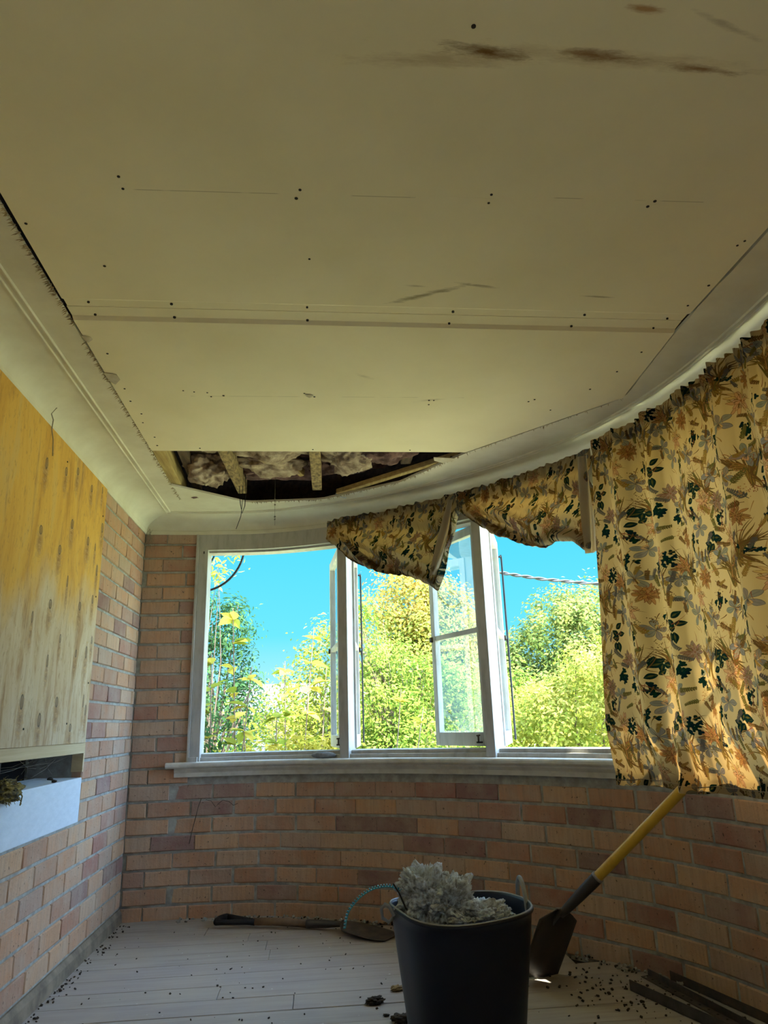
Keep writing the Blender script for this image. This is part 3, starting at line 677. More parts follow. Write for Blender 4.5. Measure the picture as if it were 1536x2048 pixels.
# cobweb in the gap, dry plant clump on the ledge
cw = MB()
for i in range(16):
    a = Vector((XL-random.uniform(.0, .05), random.uniform(2.8, 3.48), .892)); b = Vector((XL-random.uniform(.05, .15), random.uniform(2.7, 3.45), random.uniform(.80, .89)))
    cw.tube([a, (a+b)/2+Vector((0, 0, -.012)), b], .0006, 4, False)
tag(cw.build('cobweb', 'cobweb'), 'grey cobweb strands under the plywood edge', 'cobweb', kind='stuff')
mo = empty('dried_plant', (XL, 2.66, .80)); tag(mo, 'tangled clump of dried yellowish moss hanging over the painted ledge', 'plant')
o = lump('clump', (0, 0, 0), (.04, .072, .034), 'moss_dry', 31, None, None, .5, 4, 5, .25); o.parent = mo; o.location = (.012, 0, .0)
tw = MB()
for i in range(150):
    a = random.random()*6.28; p = Vector((XL+.01+random.uniform(-.02, .03), 2.66+random.gauss(0, .035), .80+random.uniform(-.03, .03)))
    d = Vector((random.uniform(.1, 1), random.uniform(-1, 1), random.uniform(-1, .6))).normalized()*random.uniform(.015, .04)
    tw.tube([p, p+d*.6+Vector((0, 0, .004)), p+d], [.0016, .0012, .0006], 4)
tw.tube([(XL+.03, 2.725, .80), (XL+.036, 2.745, .775), (XL+.03, 2.75, .745)], .0025, 6)
o = tag(tw.build('stalks', 'moss_dry', mo), kind='stuff'); o.location = -Vector(mo.location)
for i, (y, x) in enumerate(((3.02, -.10), (3.34, -.08), (3.17, -.004))):
    tag(lump('grit', (XL+x, y, .796), (.012, .010, .006), 'debris_dark', 40+i, ('dark crumb at the back of the painted ledge', 'dark crumb near the brick end of the painted ledge', 'small dark crumb on the front edge of the painted ledge')[i], 'debris', .4, 3, 2), None)
cr_ = MB().tube([(XL+.02, 2.66, 2.192), (XL+.024, 2.675, 2.172), (XL+.016, 2.69, 2.14)], .0022, 5).tube([(XL+.016, 2.69, 2.14), (XL+.02, 2.705, 2.10), (XL+.016, 2.73, 2.04)], .002, 5).tube([(XL+.02, 2.66, 2.192), (XL+.04, 2.655, 2.215), (XL+.035, 2.67, 2.22)], .0015, 5)
tag(cr_.build('cobweb_strand', 'cobweb'), 'dusty cobweb string hanging over the cornice above the plywood', 'cobweb')
cw = MB()
for i in range(20):
    a = Vector((XL+random.uniform(.01, .05), 4.34+random.uniform(-.03, .01), 2.15+random.uniform(-.02, .02))); q = [a]
    for k in range(4): q.append(q[-1]+Vector((random.uniform(-.012, .012), random.uniform(-.012, .006), random.uniform(-.045, .01))))
    cw.tube([Vector((max(XL+.006, v.x), min(4.35, v.y), v.z)) for v in q], .0008, 4)
tag(cw.build('cobweb', 'cobweb'), 'matted cobweb in the corner under the cornice', 'cobweb', kind='stuff')

# ------------------------------------------------------------------ printed cloth
def floral_tile(W=1024, H=1280):
    """one repeat of the floral print, drawn shape by shape (W x H pixels = .50 x .625 m)"""
    A = np.zeros((H, W, 3), np.float32); A[:] = (.68, .60, .41)
    r = random.Random(11)
    def paint(x, y, L, wd, ang, col_, bend=0.0, edge=None, kind='leaf', vein=None):
        R_ = int(max(L, wd)*1.15)+4; ys, xs = np.mgrid[-R_:R_+1, -R_:R_+1].astype(np.float32)
        ca, sa = math.cos(ang), math.sin(ang); u = (xs*ca+ys*sa)/L; v = (-xs*sa+ys*ca)-bend*L*u*u
        uc = np.clip(u, 0, 1)
        if kind == 'leaf': hw = wd*np.sin(np.pi*uc**.8)
        elif kind == 'blade': hw = wd*(1-uc)**.6*np.clip(uc*8+.35, 0, 1)
        elif kind == 'petal': hw = wd*np.sin(np.pi*uc**1.5)**.7
        else: hw = np.full_like(uc, wd)
        ins = (u > 0) & (u < 1) & (np.abs(v) < hw)
        X = (xs+x).astype(int) % W; Y = (ys+y).astype(int) % H
        if ins.any():
            A[Y[ins], X[ins]] = col_
            if edge is not None:
                e = ins & (np.abs(v) > hw-2.6); A[Y[e], X[e]] = edge
            if vein is not None:
                e = ins & (np.abs(v) < 1.3) & (u < .85); A[Y[e], X[e]] = vein
    OCH, BRN, TEAL, BLU, BLD = (.30, .215, .07), (.16, .10, .045), (.006, .030, .035), (.27, .30, .34), (.11, .12, .15)
    PCH, ORG, OLV, MVE, RED = (.60, .44, .29), (.42, .25, .12), (.14, .14, .055), (.30, .24, .24), (.28, .10, .06)
    jit = lambda c, a=.12: tuple(max(0, k*(1+r.uniform(-a, a))) for k in c)
    def blades(x, y, n, L, a0, a1):
        for i in range(n):
            a = a0+(a1-a0)*r.random(); paint(x+r.uniform(-16, 16), y+r.uniform(-30, 30), L*r.uniform(.5, 1), r.uniform(5, 10), a, jit(r.choice((OCH, OCH, BRN, OLV))), r.uniform(-.45, .45), BRN, 'blade')
    def mum(x, y, R_, col_):
        for ring, (k, rr) in enumerate(((13, 1.0), (11, .72), (8, .45))):
            for i in range(k):
                a = 6.283*i/k+r.uniform(-.15, .15)+ring*.3
                paint(x, y, R_*rr*r.uniform(.85, 1.1), R_*.13, a, jit(col_, .15), r.uniform(-.35, .35), (.22, .10, .05), 'petal')
        for i in range(16):
            a = r.random()*6.28; paint(x+math.cos(a)*R_*.2, y+math.sin(a)*R_*.2, R_*.3, 1.6, a, BRN, .2, None, 'line')
    def orchid(x, y, R_, rot):
        for k, a in enumerate((0, 1.15, 2.3, -1.15, -2.3)):
            paint(x, y, R_*(1 if k else .8), R_*.24, a+rot, jit(BLU), .1*(-1)**k, BLD, 'petal', (.17, .18, .22))
        for a in (2.9, 3.3, 3.7): paint(x, y, R_*.5, R_*.12, a+rot, jit(PCH), .1, ORG, 'petal')
        for i in range(5): paint(x, y, R_*.35, 2, rot+2.6+i*.25, BLD, 0, None, 'line')
    def ivy(x, y, n, s_, sp):
        for i in range(n):
            px, py = x+r.gauss(0, sp), y+r.gauss(0, sp*1.3); a = r.random()*6.28
            for k in (-1.0, 0, 1.0): paint(px, py, s_*(1.1 if k == 0 else .8), s_*.30, a+k, jit(TEAL, .3), 0, None, 'petal')
    def bigleaf(x, y, a, L):
        paint(x, y, L, L*.30, a, TEAL, .05, (.004, .03, .03), 'leaf', (.10, .12, .05)); paint(x+math.cos(a)*L*.2, y+math.sin(a)*L*.2, L*.5, L*.09, a, (.09, .10, .04), .05, None, 'leaf')
    def sprig(x, y, a, L, c_):
        paint(x, y, L, 2.2, a, c_, .15, None, 'line')
        for i in range(9):
            t = .15+.85*i/9; cx_, cy_ = x+math.cos(a)*L*t-math.sin(a)*.15*L*t*t, y+math.sin(a)*L*t+math.cos(a)*.15*L*t*t
            for sg in (-1, 1): paint(cx_, cy_, L*.20*(1.2-t*.6), L*.045, a+sg*.9, jit(c_), .1*sg, None, 'leaf')
    def dots(x, y, n, sp, c_):
        for i in range(n): paint(x+r.gauss(0, sp), y+r.gauss(0, sp), 9, 3.2, r.random()*6.28, jit(c_), 0, None, 'leaf')
    # v grows upwards here
    for (cx_, cy_) in ((250, 330), (760, 960), (620, 420), (90, 1000)):
        blades(cx_, cy_, 26, 300, 1.2, 1.95); blades(cx_+20, cy_+120, 9, 260, .2, .9); blades(cx_-20, cy_+120, 9, 260, 2.3, 3.0); blades(cx_, cy_+60, 6, 200, -.9, -.2)
    for (cx_, cy_, R_, c_) in ((330, 660, 100, PCH), (790, 300, 110, PCH), (640, 760, 80, ORG), (60, 990, 108, PCH), (500, 1180, 90, MVE), (940, 420, 90, ORG), (200, 960, 84, MVE), (520, 560, 86, ORG)): mum(cx_, cy_, R_, c_)
    for (cx_, cy_, R_, a) in ((150, 560, 92, 1.6), (470, 480, 86, 4.4), (900, 560, 95, 1.2), (600, 1050, 90, 4.9), (330, 900, 84, 1.9), (980, 800, 96, 5.1), (620, 180, 100, 1.7), (960, 120, 90, 3.9), (200, 160, 95, 2.2), (760, 1180, 96, .8), (170, 1170, 100, 5.3), (500, 300, 88, .4)): orchid(cx_, cy_, R_, a)
    for (cx_, cy_, n, s_, sp) in ((430, 640, 13, 30, 26), (860, 700, 12, 32, 24), (200, 820, 11, 28, 26), (700, 520, 9, 26, 20), (60, 240, 12, 30, 24), (540, 960, 12, 30, 22), (400, 1040, 12, 34, 26), (900, 920, 10, 32, 22), (780, 80, 12, 34, 24)): ivy(cx_, cy_, n, s_, sp)
    for (cx_, cy_) in ((380, 120), (950, 1090), (60, 700)):
        for i in range(7): bigleaf(cx_+r.uniform(-45, 45), cy_+r.uniform(-60, 60), r.random()*6.28, r.uniform(70, 95))
    for i in range(70): sprig(r.uniform(0, W), r.uniform(0, H), r.random()*6.28, r.uniform(80, 150), r.choice((OLV, OCH, BRN, BLD)))
    for i in range(26): dots(r.uniform(0, W), r.uniform(0, H), 26, r.uniform(14, 26), r.choice((OLV, BRN, RED, ORG, TEAL)))
    for i in range(70): # red-brown scrolls
        x, y, a = r.uniform(0, W), r.uniform(0, H), r.random()*6.28; paint(x, y, r.uniform(60, 130), r.uniform(3, 5), a, jit(r.choice((BRN, ORG, RED))), r.uniform(-1.0, 1.0), None, 'blade')
    return A
TILE = floral_tile()
im = bpy.data.images.new('floral_print', TILE.shape[1], TILE.shape[0], float_buffer=True)
im.colorspace_settings.name = 'Non-Color'
px = np.ones((TILE.shape[0], TILE.shape[1], 4), np.float32); px[..., :3] = TILE; im.pixels.foreach_set(px.ravel()); im.pack()
def cloth_mat(name, printed=True, trans=.5, tint=(1, 1, 1)):
    t = NT(name); t.t.nodes.remove(t.b)
    wv = t.noise(t.mapping('UV', (240, 240, 1)), 3, 2)
    if printed:
        ti = t.n('ShaderNodeTexImage'); ti.image = im; t.l(t.tc.outputs['UV'], ti.inputs[0]); c = ti.outputs[0]
    else: c = t.ramp(wv, ((.3, (.62, .57, .46)), (.7, (.70, .65, .54))))
    c = t.mix(1.0, c, t.ramp(wv, ((.3, (.86*tint[0], .86*tint[1], .86*tint[2])), (.7, tint))), 'MULTIPLY')
    d = t.n('ShaderNodeBsdfDiffuse'); tl = t.n('ShaderNodeBsdfTranslucent'); mx = t.n('ShaderNodeMixShader'); mx.inputs[0].default_value = trans
    c2 = t.mix(1.0, c, (.92, .60, .26), 'MULTIPLY')
    t.l(c, d.inputs[0]); t.l(c2, tl.inputs[0]); t.l(d.outputs[0], mx.inputs[1]); t.l(tl.outputs[0], mx.inputs[2]); t.l(mx.outputs[0], t.out.inputs[0]); MATS[name] = t.m
cloth_mat('floral_cloth', True, .36, (.50, .49, .48)); cloth_mat('lining_cloth', False, .3, (.65, .65, .65))
def cloth(name, G, UV, mat, parent=None):
    G = np.asarray(G, np.float32); m, n = G.shape[:2]
    me = bpy.data.meshes.new(name); me.vertices.add(m*n); me.vertices.foreach_set('co', G.reshape(-1))
    I = np.arange(m*n).reshape(m, n); q = np.stack([I[:-1, :-1], I[:-1, 1:], I[1:, 1:], I[1:, :-1]], -1).reshape(-1, 4)
    me.loops.add(q.size); me.polygons.add(len(q)); me.loops.foreach_set('vertex_index', q.ravel().astype(np.int32))
    me.polygons.foreach_set('loop_start', np.arange(0, q.size, 4, dtype=np.int32))
    uv = me.uv_layers.new(name='UVMap'); U_ = np.asarray(UV, np.float32).reshape(-1, 2)[q.ravel()]; uv.data.foreach_set('uv', U_.ravel())
    me.polygons.foreach_set('use_smooth', np.ones(len(q), bool)); me.update(calc_edges=True); me.validate(); me.materials.append(MATS[mat])
    return link(name, me, parent)
def fnoise(seed, k=9, f0=1.0, f1=9.0):
    r = random.Random(seed); T = [(r.uniform(f0, f1), r.random()*6.28, r.uniform(.4, 1)) for _ in range(k)]; tot = sum(a for *_, a in T)
    return lambda x: sum(a*math.sin(6.283*f*x+p) for f, p, a in T)/tot
# rod
mb = MB().tube([wp(s, .068, 2.125+.03*min(1, max(0, (s-.85)/1.8))) for s in np.arange(.93, 4.9, .06)], .011, 8)
tag(mb.build('curtain_rod', 'rod_brown', smooth=True), 'thin brown curtain rod following the curved window head', 'rod')
rodz = lambda s: 2.125+.03*min(1, max(0, (s-.85)/1.8))
# main curtain
fb = fnoise(3, 4, 4.4, 7.4); fb2 = fnoise(5, 8, 1.0, 3.2); fg = fnoise(6, 10, 14, 30); fh = fnoise(8, 8, 3, 9)
NU, NV = 760, 190; G, UV = [], []
for j in range(NV+1):
    v = j/NV; row, ur = [], []
    for i in range(NU+1):
        u = i/NU; s0 = 2.655-.125*v; s = s0+(4.75-s0)*u; sc = s*1.0
        top = rodz(s)+.052+.010*fh(sc)+.006*fg(sc); bot = .704+.006*fb(sc*1.3)+.012*fb2(sc)
        zz = top+(bot-top)*v
        hd = (top-zz)            # distance below the frill
        g = min(1, max(0, (hd-.07)/.25)); gt = math.exp(-((hd-.062)/.018)**2)
        fo = fb(sc)*1.35; fold = (.030*(fo if fo > 0 else fo*.55)+.016*fb2(sc))*(.4+.6*g)*1.6+.006*fg(sc)*(1-.8*g)*(2.2 if hd < .05 else 1.2)
        d = .128+fold*1.35-.010*gt+(.012*fg(sc*.7+2)*(hd < .05))
        bump = math.exp(-((s-2.925)/.038)**2)*max(0, (v-.55)/.45); d += .058*bump*(1+.25*math.sin(hd*60)*max(0, v-.6))
        lowz = min(1, max(0, (.95-zz)/.2)); d = d-(d-(.082+.25*fold))*.85*lowz*(1-min(1, bump*1.2)); d = max(d, .082 if hd < .09 else .064)
        p = wp(s+.010*fb2(sc*2+1)*g, d, zz); row.append(tuple(p)); ur.append(((s*1.38+.03*fb(sc))/.50, (zz)/.625))
    G.append(row); UV.append(ur)
cu = cloth('curtain', G, UV, 'floral_cloth'); tag(cu, 'long floral curtain hanging full length over the right of the window', 'curtain', 'floral curtains')
# hem seam line and side hem as parts
hm = MB().tube([Vector(G[NV-3][i])+Vector((0, 0, 0)) for i in range(0, NU, 4)], .0012, 4, False); hm.build('hem', 'lining_cloth', cu)
def swag(s0, s1, drop, seed, label, lx, rev=None):
    NU, NV = 260, 120; G, UV = [], []; fa = fnoise(seed, 10, 8, 22); fc = fnoise(seed+1, 8, 2, 7); fd = fnoise(seed+2, 7, 1.5, 5)
    ts, ds_ = zip(*drop)
    for j in range(NV+1):
        v = j/NV*1.22; row, ur = [], []
        for i in range(NU+1):
            u = i/NU; s = s0+(s1-s0)*u; D = float(np.interp(u, ts, ds_)); top = rodz(s)+.045+.012*fc(u)+.007*fa(u)
            if v <= 1:
                vv = v; h = vv*(D+.045); zz = top-h
                g = min(1, max(0, (h-.06)/.12)); q = vv*D
                # folds fan out from the top left corner and run along the lower edge
                ang = math.atan2(h, (u+.05)*(s1-s0))
                fan = (1-2*abs(math.sin(ang*9+seed)))*.5+math.sin(ang*29+seed*2)*.25
                d = .088+.030*math.sin(math.pi*min(1, vv))*g+g*fan*.055*min(1, D*4)+.008*fa(u)*(1-g)*1.8+.006*fc(u*2+vv)
                d += .018*g*math.sin((D-q)*68)*math.exp(-(D-q)/.10)*1.4*min(1, D*5)
            else:
                w_ = (v-1)/.22; zz = top-(D+.045)+w_*.07*min(1, D*4); d = .088-.035*math.sin(w_*1.5)
            row.append(tuple(wp(s+.012*g*math.sin(ang*9) if v <= 1 else s, max(d, .045 if v > 1 else .074), zz))); ur.append(((s*1.35+seed*.37+.10*v*u)/.50, (zz-.22*u)/.625))
        G.append(row); UV.append(ur)
    o = cloth('curtain', G, UV, 'floral_cloth'); tag(o, label, 'curtain', 'floral curtains')
    # pale lining showing where the side is turned over
    if lx:
        R_ = []; UVR = []
        for j in range(31):
            v = j/30; row, ur = [], []
            for i in range(9):
                u = i/8; a, b = lx(v); s = a+(b-a)*u; z = rodz(s1)+.0-v*rev
                row.append(tuple(wp(s, .128+.012*math.sin(u*7+v*3), z))); ur.append((u*.2, v))
            R_.append(row); UVR.append(ur)
        cloth('lining', R_, UVR, 'lining_cloth', o)
    return o
swag(.865, 1.745, ((0, .07), (.05, .11), (.15, .215), (.3, .29), (.5, .345), (.66, .385), (.76, .435), (.83, .475), (.875, .40), (.93, .23), (1, .075)), 2, 'left floral curtain bunched into a drooping swag between the first two posts', lambda v: (1.715-.15*v, 1.745-.02*v-.12*v*v), .40)
swag(1.745, 2.60, ((0, .055), (.06, .10), (.15, .17), (.3, .26), (.5, .34), (.62, .37), (.73, .355), (.84, .385), (.94, .455), (.97, .45), (1, .37)), 5, 'middle floral curtain tossed up in a swag right of the second post', lambda v: (2.555-.02*v, 2.62+.0*v), .46)

# ------------------------------------------------------------------ tub with handles, wool heap, strip
TC = Vector((.465, 2.575, 0))
tub = empty('rubble_tub', TC); tag(tub, 'dark navy flexible plastic tub heaped with grey wool', 'tub')
def supere(a, r, n_=3.0):
    c, s = math.cos(a), math.sin(a); k = (abs(c)**n_+abs(s)**n_)**(-1/n_); return c*k*r, s*k*r
def ring(z, r, rot=.25):
    o = []
    for i in range(72):
        a = 6.28318*i/72; x, y = supere(a, r); o.append((x*math.cos(rot)-y*math.sin(rot), x*math.sin(rot)+y*math.cos(rot)*.94, z+(.008*math.cos(a*2+.5) if z > .3 else 0)))
    return o
prof = [(0, .02), (0, .160), (.008, .168), (.05, .172), (.36, .211), (.382, .213), (.386, .218), (.392, .220), (.397, .217), (.397, .212), (.39, .208), (.36, .206), (.05, .167), (.012, .162), (.012, .02)]
o = recalc(MB().grid([ring(z, r) for z, r in prof], True).build('tub_body', 'tub_plastic', tub, smooth=True))
o = MB().grid([ring(.3975, .217), ring(.4005, .2155), ring(.4005, .213), ring(.3975, .2115)], True).build('rim', 'grey_plastic', tub, smooth=True)  # pale ring paints the highlight along the tub's lip
def handle(ax, tilt, ry):
    P = []
    for i in range(17):
        a = math.pi*i/16; P.append(Vector((ax*(.205+.016+math.sin(a)*tilt), ry+math.cos(a)*.055, .36+math.sin(a)*.105)))
    return MB().tube(P, .0075, 8)
handle(1, -.004, .03).build('handle', 'grey_plastic', tub, smooth=True)
P = [Vector((-.222, -.03, .385)), Vector((-.238, -.032, .415)), Vector((-.250, -.03, .420)), Vector((-.262, -.025, .405)), Vector((-.258, -.01, .375)), Vector((-.236, .0, .36)), Vector((-.221, .005, .372))]
MB().tube(P, .0055, 8).build('handle', 'grey_plastic', tub, smooth=True)
def fibres(name, blobs, n, L, mat, parent, wd=.0009):
    """short loose fibres standing on the surface of the blobs"""
    V = []; Fc = []
    for i in range(n):
        c, sz = random.choice(blobs); d = Vector((random.gauss(0, 1), random.gauss(0, 1), abs(random.gauss(.2, 1)))).normalized()
        p = Vector((c[0]+d.x*sz[0], c[1]+d.y*sz[1], c[2]+d.z*sz[2])); q = (d+Vector((random.gauss(0, .6), random.gauss(0, .6), random.gauss(0, .5)))).normalized()*L*random.uniform(.4, 1.2)
        sd_ = q.cross(Vector((random.random(), random.random(), 1))).normalized()*wd
        k = len(V); V += [p-sd_, p+sd_, p+q*.6+sd_*.7+Vector((0, 0, .15*q.z)), p+q*.6-sd_*.7, p+q]; Fc += [(k, k+1, k+2, k+3), (k+3, k+2, k+4)]
    mb = MB(); mb.v = V; mb.f = Fc; return tag(mb.build(name, mat, parent), kind='stuff')
hp = empty('wool_heap', (TC.x-.07, TC.y, .40)); tag(hp, 'fluffy blue-grey loose insulation wool heaped in the tub', 'insulation')
bl = [((-.112, .02, .022), (.080, .09, .082)), ((-.045, .0, -.005), (.085, .10, .082)), ((.05, -.02, -.042), (.10, .11, .050)), ((.115, .0, -.05), (.055, .08, .040))]
for k, (c, sz) in enumerate(bl):
    o = lump('wool_tuft', (0, 0, 0), sz, 'wool_grey', 50+k, None, None, .55, 4.6, 6, .24); o.parent = hp; o.location = (c[0]+.07-.0, c[1], c[2])
fibres('loose_fibre', [((c[0]+.07, c[1], c[2]), (s_[0]*1.05, s_[1]*1.05, s_[2]*1.05)) for c, s_ in bl], 2400, .011, 'wool_grey', hp, .0006)
base = MB().grid([ring(.30, .19), ring(.305, .02)], True); o = base.build('wool_bed', 'wool_grey', hp); o.location = TC-hp.location-Vector((0, 0, 0))
# turquoise ribbed strip
sp_ = [Vector(p) for p in ((.088, 2.60, .345), (.094, 2.60, .375), (.106, 2.60, .40), (.137, 2.60, .431), (.178, 2.60, .453), (.228, 2.60, .460), (.262, 2.60, .450), (.30, 2.60, .425), (.335, 2.60, .395))]
sp_ = [Vector(p) for p in catmull([(p.x, p.z) for p in sp_], 7).tolist() for p in [(p[0], 2.60, p[1])]]
stp = empty('plastic_strip', (.137, 2.60, .43)); tag(stp, 'curved turquoise ribbed plastic strip sticking out of the tub', 'strip')
mb = MB(); 
for a, b in zip(sp_[:-1], sp_[1:]): mb.beam(a, b+(b-a)*.1, .012, .0025, (0, 0, 1) if abs((b-a).normalized().z) < .9 else (1, 0, 0))
o = mb.build('band', 'turquoise_plastic', stp); o.location = -stp.location
mb = MB(); acc = 0
for a, b in zip(sp_[:-1], sp_[1:]):
    t_ = (b-a).normalized(); nrm = Vector((-t_.z, 0, t_.x)); m = Matrix((t_, Vector((0, 1, 0)), nrm)).transposed()
    L = (b-a).length; k = 0
    while acc < L: mb.box(a+t_*acc+nrm*.004, (.0042, .011, .006), m); acc += .0095
    acc -= L
o = tag(mb.build('rib', 'turquoise_plastic', stp), kind='stuff'); o.location = -stp.location
wr = MB().tube([(.245, 2.56, .475), (.262, 2.55, .45), (.28, 2.53, .41), (.30, 2.50, .385), (.33, 2.46, .375)], .0028, 6)
tag(wr.build('black_cable', 'black_rubber'), 'short black cable end leaning over the tub rim', 'cable')

# ------------------------------------------------------------------ leaning shovel
sh = empty('long_shovel', (.86, 3.12, 0)); tag(sh, 'long shovel with yellow handle leaning from the floor up under the curtain', 'shovel')
def spart(mb, name, mat, smooth=True):
    o = mb.build(name, mat, sh, smooth); recalc(o); o.location = -Vector(sh.location); return o
A_ = Vector((1.065, 2.968, .362)); B_ = Vector((1.372, 2.728, .715)); u_ = (B_-A_).normalized(); E_ = B_+u_*.045
spart(MB().tube([A_-u_*.02, A_, B_, E_-u_*.006, E_], [.018, .0195, .0195, .0195, .015], 20), 'handle', 'yellow_fibreglass')
N_ = A_-u_*.16; spart(MB().tube([A_+u_*.035, A_+u_*.032, A_, A_-u_*.08, N_, N_-u_*.03], [.0215, .0235, .0235, .0215, .017, .013], 18), 'socket', 'black_steel')
spart(MB().tube([A_+u_*.036, A_+u_*.026], [.0242, .0242], 18), 'collar', 'bright_worn')
top = Vector((.962, 3.040, .248)); tip = Vector((.860, 3.115, .004)); dv = (tip-top); L = dv.length; dv.normalize()
wv_ = Vector((.88, .45, 0)); wv_ = (wv_-dv*wv_.dot(dv)).normalized(); nv = wv_.cross(dv); nv = nv if nv.y < 0 else -nv
rows = []
for j in range(15):
    v = j/14; hw = .112*min(1, .30+1.1*math.sin(min(1, v*3.2)*math.pi/2)) if v < .35 else .112*(1-.10*(v-.35))
    r_ = []
    for i in range(15):
        a = -1+2*i/14; dish = .030*(1-a*a)*(1-.75*v)+.012*(1-v)*abs(a)**8
        r_.append(top+dv*(v*L-.012*(v > .95)*abs(a)**3)+wv_*hw*a-nv*dish)
    rows.append(r_)
o = spart(MB().grid(rows), 'blade', 'black_steel'); m = o.modifiers.new('thick', 'SOLIDIFY'); m.thickness = .0025
spart(MB().tube([N_, top+dv*.02-nv*.022, top+dv*.07-nv*.026], [.016, .014, .006], 12), 'neck', 'black_steel')
spart(MB().beam(rows[0][3]+nv*.0, rows[0][11], .012, .006), 'step', 'bright_worn')
# ------------------------------------------------------------------ short spade lying on the floor
sp2 = empty('short_spade', (-.51, 4.19, 0)); tag(sp2, 'short spade with a black D handle lying flat along the curved wall', 'spade')
def s2(mb, name, mat, smooth=True):
    o = mb.build(name, mat, sp2, smooth); recalc(o); o.location = -Vector(sp2.location); return o
h0 = Vector((-.50, 4.185, .03)); h1 = Vector((-.36, 4.125, .028)); h2 = Vector((-.04, 4.02, .025)); h3 = Vector((.11, 3.955, .032)); dd_ = (h1-h0).normalized(); sd_ = Vector((-dd_.y, dd_.x, 0))
s2(MB().tube([h0-sd_*.055, h0-sd_*.03-dd_*.012, h0+sd_*.0-dd_*.016, h0+sd_*.03-dd_*.012, h0+sd_*.055], .016, 10)
   .tube([h0-sd_*.055, h0-sd_*.045+dd_*.05, h1-sd_*.008, h1+dd_*.04], [.015, .013, .015, .018], 10).tube([h0+sd_*.055, h0+sd_*.045+dd_*.05, h1+sd_*.008, h1+dd_*.04], [.015, .013, .015, .018], 10), 'grip', 'black_rubber')
s2(MB().tube([h1+dd_*.03, (h1+h2)/2+Vector((0, 0, .004)), h2], [.018, .0185, .018], 12), 'shaft', 'worn_wood')
s2(MB().tube([h2-(h3-h2)*.12, h2, h2+(h3-h2)*.5, h3, h3+(h3-h2)*.3], [.0205, .0205, .018, .013, .008], 12), 'socket', 'black_steel')
bt = Vector((.12, 3.945, .030)); be = Vector((.345, 3.765, .006)); bd = (be-bt); bL = bd.length; bd.normalize(); bs = Vector((-bd.y, bd.x, 0)).normalized(); rows = []
for j in range(13):
    v = j/12; hw = .088*min(1, .25+.9*math.sin(min(1, v*3)*math.pi/2))*(1 if v < .7 else 1-.35*((v-.7)/.3)**2); rows.append([bt+bd*(v*bL-.03*(v > .9)*0)+bs*hw*(-1+2*i/10)+Vector((0, 0, .020*(1-(-1+2*i/10)**2)*(1-v)+.003)) for i in range(11)])
o = s2(MB().grid(rows), 'blade', 'rusty_steel'); m = o.modifiers.new('thick', 'SOLIDIFY'); m.thickness = .002

# ------------------------------------------------------------------ steel angles on the right of the floor
def angle(a, b, w_, h_, mat, label, flip=1, holes=False, roll=0.0):
    a, b = Vector(a), Vector(b); root = empty('steel_angle', a); t_ = (b-a).normalized(); s_ = Vector((t_.y, -t_.x, 0)).normalized()*flip
    up = Vector((0, 0, 1)); q = Matrix.Rotation(roll, 3, t_); s_ = q @ s_; up = q @ up
    mb = MB(); m = Matrix((s_, t_, up)).transposed(); L = (b-a).length; c = (a+b)/2
    mb.box(c+s_*w_/2+up*.0015, (w_, L, .003), m); o = mb.build('flange', mat, root); o.location = -a
    mb = MB().box(c+s_*.0015+up*(h_/2+.001), (.003, L, h_), m); o = mb.build('web', mat, root); o.location = -a
    if holes:
        hb = MB(); k = .05
        while k < L-.04: p = a+t_*k+s_*w_*.5+up*.0032; hb.tube([p, p+up*.0006], .0045, 8); k += .045
        o = tag(hb.build('hole', 'hole_dark', root), kind='stuff'); o.location = -a
    return tag(root, label, 'metal angle', 'steel angles on the floor')
angle((1.155, 2.935, .001), (1.31, 2.45, .001), .045, .035, 'angle_steel', 'grey steel angle lying nearest the tub, open side facing up', -1)
angle((1.29, 3.07, .001), (1.405, 2.42, .001), .035, .025, 'rusty_steel', 'perforated rusty steel angle in the middle of three', 1, True)
angle((1.352, 3.015, .001), (1.50, 2.42, .001), .035, .030, 'rusty_steel', 'dull steel strip closest to the curved brick wall', -1)

# ------------------------------------------------------------------ debris
db = MB()
def crumb(mb, x, y, s_): mb.box((x, y, s_*.3), (s_, s_*random.uniform(.4, 1), s_*.55), Euler((random.random()*.6, random.random()*.6, random.random()*6)).to_matrix())
for i in range(620):
    k = random.random()
    if k < .42:   # along the foot of the curved wall
        s = random.uniform(-.2, 3.6); q = wp(s, abs(random.gauss(.02, .045))+.008); crumb(db, q.x, q.y, random.uniform(.003, .012))
    elif k < .56: crumb(db, XL+.022+abs(random.gauss(0, .03)), random.uniform(2.7, 4.3), random.uniform(.003, .010))
    elif k < .80: crumb(db, random.gauss(1.12, .12), random.gauss(2.95, .16), random.uniform(.003, .011))
    else: crumb(db, random.uniform(-1.0, .8), random.uniform(2.7, 4.15), random.uniform(.002, .008))
tag(db.build('debris', 'debris_dark'), 'dark crumbs of mortar and dirt scattered over the floor', 'debris', kind='stuff')
db = MB()
for i in range(240):
    s = random.uniform(-.3, 2.7); q = wp(s, abs(random.gauss(.02, .03))+.006); crumb(db, q.x, q.y, random.uniform(.004, .016))
tag(db.build('debris', 'mortar'), 'pale grey mortar dust along the foot of the curved wall', 'debris', kind='stuff')
for (x, y, s_, lb) in ((.205, 2.985, .030, 'dark flat lump of debris left of the tub'), (.30, 3.10, .024, 'straw-like lump of debris behind the left of the tub'), (.285, 2.80, .034, 'crumbly dark lump of debris against the left foot of the tub'), (.235, 2.86, .010, 'tiny pebble between the two larger lumps of debris')):
    lump('debris_lump', (x, y, s_*.28), (s_, s_*.7, s_*.35), 'debris_straw' if 'straw' in lb else 'debris_dark', x*90, lb, 'debris', .5, 5, 4, .3)

